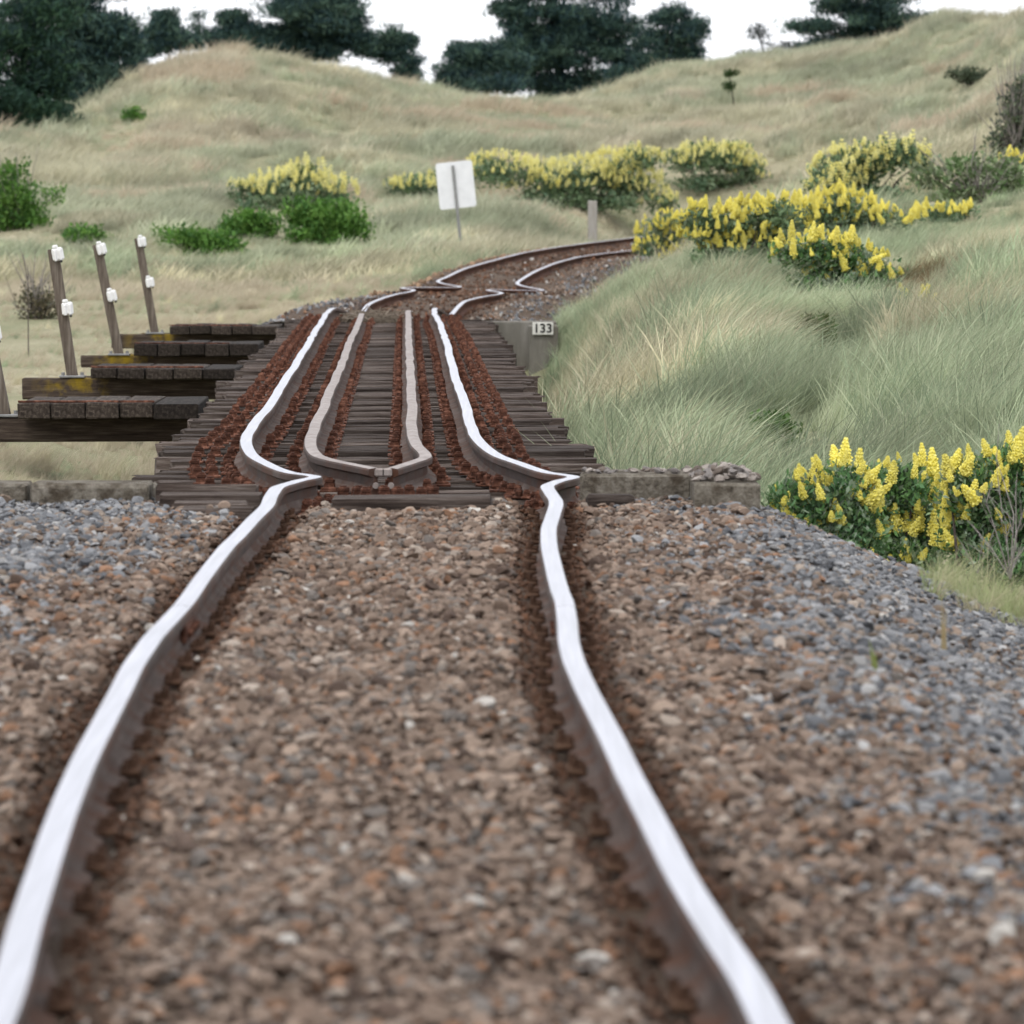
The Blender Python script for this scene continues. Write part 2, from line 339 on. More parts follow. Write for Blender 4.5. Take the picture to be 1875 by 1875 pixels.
for c in tx:
    a = np.array([P(c, y, Z) for y, Z in tcols[c]])
    ys = np.concatenate([[-15, 26], a[:, 1], [a[-1, 1] + 14, 262]]); zs = np.concatenate([[-.85, -.85], a[:, 2], [a[-1, 2] - .9, a[-1, 2] - 4.0]])
    prof.append(np.interp(TYv, ys, zs))
prof = np.array(prof)                                  # columns x Y
GX, GY = np.meshgrid(TXv, TYv, indexing='ij')
px_of = CX + F * GX / np.maximum(GY, 12)
def col_interp(px, iy):
    px = np.clip(px, tx[0], tx[-1]); i = np.clip(np.searchsorted(tx, px) - 1, 0, len(tx) - 2)
    t = (px - tx[i]) / (tx[i+1] - tx[i]); t = t*t*(3-2*t)*.5 + t*.5
    return prof[i, iy] * (1 - t) + prof[i+1, iy] * t
IY = np.broadcast_to(np.arange(len(TYv)), GX.shape)
TZ = col_interp(px_of, IY)
for _ in range(2):
    TZ[1:-1, 1:-1] = (TZ[1:-1, 1:-1]*2 + TZ[:-2, 1:-1] + TZ[2:, 1:-1] + TZ[1:-1, :-2] + TZ[1:-1, 2:]) / 6
far = sstep(85, 125, GY)
TZ += far * ((noise2(GX, GY, 7, 1) - .5) * .75 + (noise2(GX*.6, GY, 2.6, 2) - .5) * .5) + sstep(36, 44, GY) * (noise2(GX, GY, 3.1, 3) - .5) * .16
# the corridor of the track and the hollow under the bridge
dm = np.abs(GX - mid(np.clip(GY, Y0, YEND)))
cor = sstep(3.6, 1.9, dm) * sstep(Y_FAR - .5, Y_FAR + 2, GY) * sstep(YEND + 8, YEND - 6, GY)
TZ = TZ * (1 - cor) + (railz(np.clip(GY, Y0, YEND)) - .34) * cor
hol = sstep(2.6, 1.5, dm) * sstep(Y_ABUT, Y_ABUT + 3, GY) * sstep(Y_FAR + 1, Y_FAR - 1, GY)
TZ = np.where(hol > 0, np.minimum(TZ, TZ * (1 - hol) + (-.75 - .5 * sstep(44, 54, GY)) * hol), TZ)
near_bed = sstep(26.5, 24.5, GY) * sstep(4.6, 3.2, dm)
TZ = np.minimum(TZ, TZ * (1 - near_bed) - .9 * near_bed)
def ground(X, Y):
    X = np.asarray(X, float); Y = np.asarray(Y, float)
    fx = np.clip((X - TXv[0]) / .5, 0, len(TXv) - 1.001); fy = np.clip((Y - TYv[0]) / .5, 0, len(TYv) - 1.001)
    i = fx.astype(int); j = fy.astype(int); a = fx - i; b = fy - j
    return (TZ[i, j]*(1-a) + TZ[i+1, j]*a)*(1-b) + (TZ[i, j+1]*(1-a) + TZ[i+1, j+1]*a)*b
nx, ny = GX.shape
q = (np.arange(nx - 1)[:, None] * ny + np.arange(ny - 1)[None]).ravel()
V = np.stack([GX, GY, TZ], -1).reshape(-1, 3)
# an outer skirt so that the sheet runs on past the dunes to the horizon
edge = np.array([[-1500,-300,-1],[1500,-300,-1],[1500,1800,-1],[-1500,1800,-1]], float)
nv = len(V); cor4 = [0, (nx-1)*ny, nx*ny-1, ny-1]
skirt = np.array([[nv, nv+1, cor4[1], cor4[0]], [nv+1, nv+2, cor4[2], cor4[1]], [nv+2, nv+3, cor4[3], cor4[2]], [nv+3, nv, cor4[0], cor4[3]]])
me = np_mesh('ground', np.vstack([V, edge]), [np.stack([q, q+ny, q+ny+1, q+1], 1), skirt], [M_ground], smooth=True)
tag(link('ground', me), kind='structure')

# ---------------------------------------------------------------- ballast beds
def bed_z(X, Y):
    X = np.asarray(X, float); Y = np.asarray(Y, float)
    lx, rx = LX(Y), RX(Y); c = (lx + rx) / 2
    t = np.clip((X - lx) / (rx - lx), 0, 1); zr = LZ(Y) * (1 - t) + RZ(Y) * t
    d = np.minimum(np.abs(X - lx), np.abs(X - rx)); z = zr - .082 - .036 * sstep(.17, .085, d)
    o = X - c
    rs = 1.33 + .0 * Y
    z = z - np.where(Y < 40, np.maximum(o - rs, 0) * .36 + np.maximum(-o - 2.9, 0) * .3, np.maximum(o - 1.25, 0) * .42 + np.maximum(-o - (.95 + .5*sstep(76, 70, Y)), 0) * .5)
    z = z + (noise2(X, Y, .55, 5) - .5) * .05 + (noise2(X, Y, .17, 6) - .5) * .018
    return z
def bed(name, ya, yb, off, step):
    ys = np.arange(ya, yb + 1e-6, step); offs = np.array(off)
    XX = mid(ys)[None] + offs[:, None]; YY = np.broadcast_to(ys, XX.shape); ZZ = bed_z(XX, YY) - .006
    a, b = XX.shape; qq = (np.arange(a-1)[:, None]*b + np.arange(b-1)[None]).ravel()
    V = np.stack([XX, YY, ZZ], -1)
    # closing face at the far end (behind, hidden by the abutment)
    return np_mesh(name, V.reshape(-1, 3), np.stack([qq, qq+b, qq+b+1, qq+1], 1), [M_bed], smooth=True)
near_ob = tag(link('ballast_bed', bed('ballast_bed', Y0, 24.2, np.concatenate([np.arange(-4.6, -1, .12), np.arange(-1, 1, .025), np.arange(1, 4.4, .1)]), .06)), 'brown and grey crushed stone bed under the foreground track', kind='structure')
far_ob = tag(link('far_ballast_bed', bed('far_ballast_bed', Y_FAR + .45, YEND, np.concatenate([np.arange(-2.6, -.9, .15), np.arange(-.9, .9, .045), np.arange(.9, 2.6, .15)]), .12)), 'rust brown stone bed under the far curving track', kind='structure')

# stone shapes
def ico(sub):
    import bmesh
    bm = bmesh.new(); bmesh.ops.create_icosphere(bm, subdivisions=sub, radius=1); bm.verts.ensure_lookup_table()
    V = np.array([v.co[:] for v in bm.verts]); Fc = np.array([[v.index for v in f.verts] for f in bm.faces]); bm.free(); return V, Fc
ICO2, ICOF2 = ico(2)
ICO1, ICOF1 = ico(1)
def stone_shape(k, base=None):
    V = (ICO2 if base is None else base).copy(); r = np.random.default_rng(50 + k)
    for _ in range(10):                                 # crushed rock: cut planes
        nrm = r.normal(size=3); nrm /= np.linalg.norm(nrm); h = r.uniform(.36, .74); d = V @ nrm; V -= np.outer(np.maximum(d - h, 0), nrm)
    V *= np.array([1, r.uniform(.65, .95), r.uniform(.45, .7)]); V += r.normal(scale=.02, size=V.shape)
    return V
def lib(name, objs):
    c = bpy.data.collections.new(name)
    for o in objs: c.objects.link(o)
    return c
stone_me = [np_mesh('stone', stone_shape(k), ICOF2, [M_stone], smooth=False) for k in range(8)]
STONES = lib('stone_shapes', [bpy.data.objects.new('stone_shape_%02d' % k, m) for k, m in enumerate(stone_me)])
_groups = {}
def scatter(name, pts, rot, scl, col, idx, coll, parent=None):
    me = bpy.data.meshes.new(name); n = len(pts)
    me.vertices.add(n); me.vertices.foreach_set('co', np.asarray(pts, np.float32).ravel())
    for nm, ty, dat, key in (('rot', 'FLOAT_VECTOR', rot, 'vector'), ('scl', 'FLOAT_VECTOR', scl, 'vector'), ('idx', 'INT', idx, 'value'), ('col', 'FLOAT_COLOR', None, 'color')):
        a = me.attributes.new(nm, ty, 'POINT')
        if nm == 'col':
            dat = np.ones((n, 4), np.float32); dat[:, :3] = col
        a.data.foreach_set(key, np.asarray(dat, np.int32 if ty == 'INT' else np.float32).ravel())
    me.update(); ob = link(name, me, parent)
    if coll.name not in _groups:
        g = bpy.data.node_groups.new('scatter_' + coll.name, 'GeometryNodeTree')
        g.interface.new_socket('Geometry', in_out='INPUT', socket_type='NodeSocketGeometry'); g.interface.new_socket('Geometry', in_out='OUTPUT', socket_type='NodeSocketGeometry')
        N, L = g.nodes, g.links; gi = N.new('NodeGroupInput'); go = N.new('NodeGroupOutput'); iop = N.new('GeometryNodeInstanceOnPoints'); ci = N.new('GeometryNodeCollectionInfo')
        ci.inputs['Collection'].default_value = coll; ci.inputs['Separate Children'].default_value = True; ci.inputs['Reset Children'].default_value = True
        iop.inputs['Pick Instance'].default_value = True
        L.new(gi.outputs[0], iop.inputs['Points']); L.new(ci.outputs[0], iop.inputs['Instance'])
        for nm, ty, sock in (('rot', 'FLOAT_VECTOR', 'Rotation'), ('scl', 'FLOAT_VECTOR', 'Scale'), ('idx', 'INT', 'Instance Index')):
            na = N.new('GeometryNodeInputNamedAttribute'); na.data_type = ty; na.inputs['Name'].default_value = nm; L.new(na.outputs['Attribute'], iop.inputs[sock])
        L.new(iop.outputs[0], go.inputs[0]); _groups[coll.name] = g
    md = ob.modifiers.new('scatter', 'NODES'); md.node_group = _groups[coll.name]
    ob['kind'] = 'stuff'
    return ob

def stone_cols(X, Y, r, grey_r, grey_l):
    """rust-dusted brown between the rails, clean blue-grey on the shoulders"""
    n = len(X); o = X - mid(Y); ra = r.random(n)
    g = np.clip(sstep(grey_r[0], grey_r[1], o) + sstep(grey_l[0], grey_l[1], -o + .45*sstep(14, 22, Y)), 0, 1); g = np.clip(g + (noise2(X, Y, .8, 9) - .5) * .7 * (g > .02), 0, 1)
    brown = np.array([[.165,.118,.09],[.225,.167,.13],[.285,.215,.168],[.1,.07,.055],[.235,.135,.085],[.33,.275,.23],[.165,.145,.13]])
    grey = np.array([[.145,.15,.16],[.2,.204,.213],[.265,.265,.27],[.085,.088,.096],[.25,.205,.17],[.33,.325,.32],[.2,.155,.12]])
    k = r.choice(7, n, p=[.24,.23,.13,.14,.08,.07,.11]); k2 = r.choice(7, n, p=[.22,.25,.17,.13,.09,.07,.07])
    c = np.where((r.random(n) < g)[:, None], grey[k2], brown[k])
    c *= r.uniform(.78, 1.25, n)[:, None]
    d = np.minimum(np.abs(X - LX(Y)), np.abs(X - RX(Y)))
    w = (sstep(.165, .1, d) * .8)[:, None]
    c = c * (1 - w) + w * np.array([.1, .043, .022]) * r.uniform(.6, 1.4, n)[:, None]
    pale = ra > .994
    c[pale] = np.array([.5, .47, .43]) * r.uniform(.8, 1.1, pale.sum())[:, None]
    return c
r = np.random.default_rng(11)
def near_stones(n, rad, seed):
    r = np.random.default_rng(seed)
    Y = np.sqrt(r.uniform(6.6**2, 24.2**2, n)); X = r.uniform(-(CX + 330) / F, (CX + 260) / F, n) * Y
    d = np.minimum(np.abs(X - LX(Y)), np.abs(X - RX(Y))); o = X - mid(Y)
    ok = (d > .075) & (o < 4.2) & (o > -4.4); X, Y, d = X[ok], Y[ok], d[ok]
    s = np.clip(r.lognormal(math.log(rad), .42, len(X)), (.0065), .036); s = np.where(d < .13, s * .55, s)
    Zz = bed_z(X, Y) + s * r.uniform(-.15, .42, len(X))
    return X, Y, Zz, s, r
X, Y, Zz, s, r = near_stones(112000, .0138, 12)
o = X - mid(Y)
cols = stone_cols(X, Y, r, (.75, 1.75), (.85, 1.9))
# the 300 that show largest are single stones, the rest one mass
big = np.argsort(-(s * (1 + .3 * (cols.mean(1) > .3)) / Y))
inview = (np.abs(CX + F * X / Y - 937) < 930) & (HY + F * (CH - Zz) / Y < 1880)
sel = [i for i in big if inview[i]][:285]
mask = np.ones(len(X), bool); mask[sel] = False
n = len(X)
rot = np.stack([r.uniform(-.5, .5, n), r.uniform(-.5, .5, n), r.uniform(0, 6.28, n)], 1)
scatter('ballast_stones', np.stack([X, Y, Zz], 1)[mask], rot[mask], (s[:, None] * r.uniform(.85, 1.2, (n, 3)))[mask], cols[mask], r.integers(0, 8, n)[mask], STONES, near_ob)
part_me = [np_mesh('stone', stone_shape(k), ICOF2, [M_stone_part]) for k in range(8)]
def stone_obj(p, sz, col, k, rz, parent, label=None, sc=(1, 1, 1)):
    st = link('stone', part_me[k % 8], parent, p, (random.uniform(-.3, .3), random.uniform(-.3, .3), rz), (sz*sc[0], sz*sc[1], sz*sc[2])); st.color = (*[float(v) for v in col], 1)
    if label: st['label'] = label
    return st
for i in sel: stone_obj((X[i], Y[i], Zz[i]), s[i], cols[i], int(i), rot[i, 2], near_ob)
for (px, py, w) in ((885,1290,64),(350,1318,32),(118,1243,30),(208,1170,34),(865,1652,62),(1085,1755,70),(1835,1715,80),(1580,1527,40),(1800,1605,64),(275,1150,30),(1370,1310,26),(525,1720,60),(1285,1222,22),(985,1405,26),(640,955,22)):
    Z = ZY(py); p = P(px, py, Z)
    for _ in range(4):
        zz = float(bed_z(p[0], p[1])) + .012; Z = F * (CH - zz) / (py - HY); p = np.array([(px - CX) * Z / F, Z, zz])
    stone_obj(p, w * Z / F / 2, np.array([.52,.49,.45]) * random.uniform(.85, 1.05), random.randrange(8), random.uniform(-.4, .4), near_ob, 'pale cream stone among the brown ballast', (1, .8, .85))
# far stones
n = 16000; r = np.random.default_rng(13)
Yf = r.uniform(Y_FAR + .5, 122, n); Xf = mid(Yf) + r.uniform(-2.5, 2.5, n)
d = np.minimum(np.abs(Xf - LX(Yf)), np.abs(Xf - RX(Yf))); ok = d > .07; Xf, Yf = Xf[ok], Yf[ok]; n = len(Xf)
sf = np.clip(r.lognormal(math.log(.026), .35, n), .012, .07)
cf = stone_cols(Xf, Yf, r, (.9, 1.5), (.75, 1.2)); inn = np.abs(Xf - mid(Yf)) < .85; cf[inn] *= np.array([.62, .5, .44]); cf[:] = np.where((r.random(n) < .03)[:, None], np.array([.45,.43,.41]), cf)
lf = (Xf - mid(Yf) < -.8) & (Yf > 74); cf[lf] = np.array([.3,.2,.13]) * r.uniform(.6, 1.3, lf.sum())[:, None]
scatter('far_ballast_stones', np.stack([Xf, Yf, bed_z(Xf, Yf) + sf*.2], 1), r.uniform(-3, 3, (n, 3)), sf[:, None] * np.ones((1, 3)), cf, r.integers(0, 8, n), STONES, far_ob)

# ---------------------------------------------------------------- rails
HW, HT, RH, FW = .033, .032, .122, .058
PROF = [(-FW,-RH),(-FW,-RH+.009),(-.018,-RH+.024),(-.0095,-RH+.04),(-.0095,-HT-.012),(-HW,-HT),(-HW,-.011),(-HW+.005,-.003),(0,.0015),(HW-.005,-.003),(HW,-.011),(HW,-HT),(.0095,-HT-.012),(.0095,-RH+.04),(.018,-RH+.024),(FW,-RH+.009),(FW,-RH)]
def sweep(name, xs, ys, zs, head_mat, prof=PROF, side_mat=None):
    side_mat = side_mat or M_railside
    pr = np.array(prof); n = len(pr); m = len(xs)
    dx = np.gradient(xs, ys); k = 1 / np.sqrt(1 + dx**2)          # cross-section square to the rail
    V = np.zeros((m, n, 3))
    V[:, :, 0] = xs[:, None] + pr[None, :, 0] * k[:, None]; V[:, :, 1] = ys[:, None] - pr[None, :, 0] * (dx * k)[:, None]; V[:, :, 2] = zs[:, None] + pr[None, :, 1]
    a = (np.arange(m - 1)[:, None] * n + np.arange(n)[None]); b = (np.arange(m - 1)[:, None] * n + (np.arange(n)[None] + 1) % n)
    quads = np.stack([a, b, b + n, a + n], -1).reshape(-1, 4)
    seg = np.tile(np.arange(n), m - 1); mi = np.where((seg >= 7) & (seg <= 8), 1, np.where((seg <= 2) | (seg >= 13), 2, 0))
    caps = np.array([list(range(n))[::-1], [(m - 1) * n + i for i in range(n)]])
    me = np_mesh(name, V.reshape(-1, 3), [quads, caps], [side_mat, head_mat, M_foot if side_mat is M_railside else side_mat], np.concatenate([mi, [0, 0]]), smooth=False)
    return me
def ys_for(a, b):
    return np.unique(np.concatenate([np.arange(a, min(b, 23), .12), np.arange(max(a, 23), min(b, 30), .05), np.arange(max(a, 30), b, .16), [b]]))
def wob(ys, seed, amp): return (noise2(ys, ys*0, .9, seed) - .5) * amp
YJ = ZY(1108)
clip_mb = MB(); clip_mb.box((0, 0, .008), (.045, .06, .016), bev=.005); clip_mb.tube([(.006, .0, .012), (.006, 0, .04)], .011, 6); clip_mb.box((-.008, 0, .02), (.03, .022, .012), bev=.004)
CLIP = clip_mb.mesh('rail_clip', M_clip)
fp_mb = MB(); fp_mb.box((0, 0, 0), (.016, .46, .058), bev=.004)
for k in (-.17, -.06, .06, .17): fp_mb.tube([(0, k, 0), (.024, k, 0)], .013, 6)
FISH = fp_mb.mesh('fishplate', M_rust)
rail_objs = {}
for side, fx, fz, nm in (('L', LX, LZ, 'left'), ('R', RX, RZ, 'right')):
    for seg, ya, yb, lab in (('near', Y0, YJ - .004, 'polished %s rail swaying through the brown ballast in the foreground' % nm),
                             ('bridge', YJ + .004, 65.9, 'polished %s outer rail kinking sharply at the bridge and running over it' % nm),
                             ('far', 65.91, YEND - 1, 'polished %s rail zigzagging beyond the bridge and curving away' % nm)):
        ys = ys_for(ya, yb); am = .012 if seg == 'bridge' else .004
        me = sweep('rail', fx(ys) + wob(ys, 21, am) * sstep(26, 30, ys) * sstep(66, 62, ys), ys, fz(ys) + wob(ys, 23, .004), M_head, side_mat=M_rust_rail if seg == 'far' else M_railside)
        o = tag(link('rail', me), lab, 'rail', 'running rails of the track'); rail_objs[side, seg] = o
    sg = 1 if side == 'L' else -1
    # fishplates at the joint, clips along both feet of the foreground rails
    for s2 in (-1, 1):
        y = YJ; dxy = float((fx(y + .2) - fx(y - .2)) / .4)
        link('fishplate', FISH, rail_objs[side, 'near'], (float(fx(y)) + s2*.019, y, float(fz(y)) - .068), (0, 0 if s2 > 0 else math.pi, -math.atan(dxy)))
    for yy in np.arange(Y0 + .3, 23.9, .6):
        for s2 in (-1, 1):
            par = rail_objs[side, 'near'] if yy < YJ else rail_objs[side, 'bridge']
            if HY + F*CH/yy > 2000: continue
            for dy in (-.05, .05):
                link('rail_clip', CLIP, par, (float(fx(yy+dy)) + s2*.066, yy+dy, float(fz(yy)) - .112), (0, random.uniform(-.1, .1), 0 if s2 > 0 else math.pi))

# guard rails on the bridge
GLpx = [(688,856),(640,846.5),(618,842),(592,835),(579,829),(568,808),(574,786),(587,755),(604,714),(625,666),(640,625),(652,600),(662,573)]
GRpx = [(716,856),(751,845),(779,833),(762,811),(754.5,786),(754,755),(753,707),(750,656),(748,605),(747,567)]
GF = {}
for nm, pl in (('left', GLpx), ('right', GRpx)):
    a = np.array([P(x, y, ZY(y)) for x, y in pl]); gx, gz = Pchip(a[:, 1], a[:, 0]), Pchip(a[:, 1], a[:, 2]); GF[nm] = (gx, gz)
    ys = np.unique(np.concatenate([np.arange(a[:, 1].min(), 30, .03), np.arange(30, a[:, 1].max(), .15)]))
    me = sweep('guard_rail', gx(ys) + wob(ys, 25, .011) * sstep(27, 30, ys), ys, gz(ys) - .004 + wob(ys, 26, .006), M_guardtop)
    g = tag(link('guard_rail', me), 'dull grey %s inner guard rail on the bridge, bent inward at its near end' % nm, 'guard rail', 'guard rails on the bridge')
    ye = a[:, 1].min()
    mb = MB(); mb.box((float(gx(ye)) + (.02 if nm == 'left' else -.02), ye - .012, float(gz(ye)) - .022), (.05, .03, .04), bev=.008); mb.tube([(float(gx(ye)), ye - .05, float(gz(ye)) - .08), (float(gx(ye)), ye + .05, float(gz(ye)) - .08)], .014, 8)
    link('end_block', mb.mesh('end_block', M_guardtop), g)

# ---------------------------------------------------------------- timber bridge
bridge = empty('timber_bridge', (0, 0, 0), 'low timber railway bridge of weathered sleepers with rusty bolts under kinked rails', 'bridge')
bolt_mb = MB(); bolt_mb.box((0, 0, .006), (.062, .062, .012), bev=.003); bolt_mb.tube([(0, 0, .012), (0, 0, .03)], .024, 6); bolt_mb.tube([(0, 0, .03), (0, 0, .052)], .014, 6); bolt_mb.box((0, 0, .038), (.036, .036, .016), bev=.003)
BOLT = bolt_mb.mesh('bolt', M_rust)
bv = np.array([v.co[:] for v in BOLT.vertices]); bf = [tuple(p.vertices) for p in BOLT.polygons]
far_b = MB(); n_bolt = 0
Ty = np.arange(Y_ABUT + .12, Y_FAR - .2, .48)
sleeper_var = []
_dk = [((cx_ - CX) * (F*1.267/(yy - HY)) / F, F*1.267/(yy - HY)) for cx_, yy in ((689, 900), (689, 850), (681, 800), (692, 717), (702, 663), (710, 625), (712, 600), (713, 580))]
deck_x = Pchip([q[1] for q in _dk], [q[0] for q in _dk])
for k in range(6):
    mb = MB(); r2 = np.random.default_rng(k)
    segs = 9; xs = np.linspace(-1.07, 1.07, segs); prv = None; V = []; Fc = []
    for i, xx in enumerate(xs):
        for (yy, zz) in ((-.105,-.15),(-.105,-.008),(-.098,0),(-.035,0),(-.03,-.006),(-.02,0),(.04,0),(.046,-.005),(.056,0),(.098,0),(.105,-.008),(.105,-.15)):
            V.append((xx + r2.normal(scale=.012 if i in (0, segs-1) else 0), yy + r2.normal(scale=.0035), zz + r2.normal(scale=.003)))
    m = 12
    for i in range(segs - 1):
        for j in range(m): Fc.append((i*m+j, i*m+(j+1) % m, (i+1)*m+(j+1) % m, (i+1)*m+j))
    Fc.append(tuple(range(m-1, -1, -1))); Fc.append(tuple((segs-1)*m + j for j in range(m)))
    mb.add(V, Fc); sleeper_var.append(mb.mesh('sleeper', M_timber))
for i, y in enumerate(Ty):
    zt = float(min(LZ(y), RZ(y))) - .128 - random.uniform(0, .022); c = float(mid(y)) + random.uniform(-.03, .05)
    # the centre line of the sleepers is smoother than the kinked rails
    cs = float(deck_x(y)) + random.uniform(-.05, .06)
    long = 1 + (random.uniform(.01, .07) if random.random() < .3 else 0)
    t = link('sleeper', sleeper_var[i % 6], bridge, (cs, y, zt), (random.uniform(-.02, .02), random.uniform(-.006, .006), random.uniform(-.014, .014)), (long, random.uniform(.82, 1.1), 1))
    spots = []
    for fx in (LX, RX):
        x0 = float(fx(y)); out = -1 if fx is LX else 1
        spots += [(x0 + out*.088, -.05), (x0 + out*.175, .03), (x0 + out*.25, -.02), (x0 - out*.088, .04)]
    for nm in ('left', 'right'):
        gx = GF[nm][0]
        if y > gx.x[0]: spots += [(float(gx(y)) + (.085 if nm == 'left' else -.085), .03), (float(gx(y)) - (.085 if nm == 'left' else -.085), -.03)]
    for bx, by in spots:
        if random.random() < .03: continue
        p = (bx + random.uniform(-.005, .005), y + by + random.uniform(-.012, .012), zt + .002 + random.uniform(0, .012)); tilt = (random.uniform(-.05, .05), 0, random.uniform(-.2, .2))
        if n_bolt < 225:
            b = link('bolt', BOLT, t); n_bolt += 1; bs = random.uniform(.95, 1.2)
            b.matrix_world = Matrix.LocRotScale(Vector(p), None, Vector((bs, bs, bs))) @ Matrix.Rotation(tilt[2], 4, 'Z') @ Matrix.Rotation(tilt[0], 4, 'X')
            b.matrix_parent_inverse = Matrix.LocRotScale(t.location, t.rotation_euler, t.scale).inverted()
        else:
            M = Matrix.Rotation(tilt[2], 3, 'Z') @ Matrix.Rotation(tilt[0], 3, 'X'); sc = random.uniform(.95, 1.2)
            far_b.add([tuple(M @ Vector(q) * sc + Vector(p)) for q in bv], bf)
tag(link('bolts', far_b.mesh('bolts', M_rust), bridge), kind='stuff')
for fx, fz, o_ in ((LX, LZ, -.085), (RX, RZ, -.085), (LX, LZ, .085)):
    for yy in np.arange(24.3, 27.4, .15):
        link('bolt', BOLT, bridge, (float(fx(yy)) + o_ + random.uniform(-.012, .012), yy, float(fz(yy)) - .128 + random.uniform(0, .008)), (random.uniform(-.15, .15), random.uniform(-.15, .15), random.uniform(0, 1.5)), random.uniform(.75, 1.0))
# rusty packing strips beside the rails (tie plates in a row)
for fx, fz, a, b, nmm in [(LX, LZ, Y_ABUT, Y_FAR, 'l'), (RX, RZ, Y_ABUT, Y_FAR, 'r'), (*GF['left'], 25.6, 63.5, 'gl'), (*GF['right'], 25.6, 63.5, 'gr')]:
    mb = MB()
    for y in Ty:
        if a < y < b: mb.box((float(fx(y)), y, float(fz(y)) - .131), (.25, .16, .012), bev=.003, jit=.002)
    tag(link('tie_plates', mb.mesh('tie_plates', M_rust), bridge), kind='stuff')
# girders and piers under the deck
for ox in (-.55, .55):
    ys = np.arange(Y_ABUT + .1, Y_FAR - .1, .5); gxx = deck_x(ys) + ox
    me = sweep('girder', gxx, ys, railz(ys), M_timber, [(-.12,-.62),(-.12,-.285),(.12,-.285),(.12,-.62)]); me.materials.clear(); me.materials.append(M_timber); me.polygons.foreach_set('material_index', [0]*len(me.polygons))
    link('girder', me, bridge)
# rusted plate with bolts under the joined tips of the guard rails
zp = float(railz(24.9)) - .12; cxp = float(P(705, 870, 24.9)[0])
mb = MB(); mb.box((cxp, 25.0, zp + .008), (.5, .34, .016), bev=.004, jit=.003); pl = link('joint_plate', mb.mesh('joint_plate', M_rust), bridge)
for k in range(7): link('bolt', BOLT, pl, (cxp - .2 + k*.068 + random.uniform(-.02, .02), 24.93 + random.uniform(-.06, .12), zp + .016), (0, 0, random.random()), 1.15)

# refuge platforms on the left, with their posts
ROWS = [  # Z, plank x edges, plank top y, plank bottom y, beam left x, beam bottom y, post bottom, post top, name
 (36.7, [31, 93, 156, 218, 281, 364], 738, 767, -70, 813, (8, 760), (-48, 478), 'nearest'),
 (44.5, [164, 214, 265, 317, 371, 432], 674, 693.5, 30, 733, (133, 692), (97, 456), 'second'),
 (52.5, [244, 288, 330, 375, 420, 474], 630, 652, 140, 674, (218, 650), (178, 448), 'third'),
 (60.6, [309, 347, 386, 424, 461, 510], 597, 612, 199, 640, (284, 613), (253, 436), 'farthest')]
labp = ['nearest refuge platform of dark plank ends on a long sleeper beside the bridge', 'second refuge platform from the front, its beam end blotched with yellow lichen', 'third refuge platform from the front, a short deck of dark planks', 'farthest refuge platform, its low plank row meeting the far gravel']
labq = ['leaning grey post cut by the left picture edge, with a white bracket', 'tallest looking leaning grey post with two white brackets on lichen beam', 'middle of three leaning grey posts with two white brackets', 'farthest leaning grey post with two white brackets']
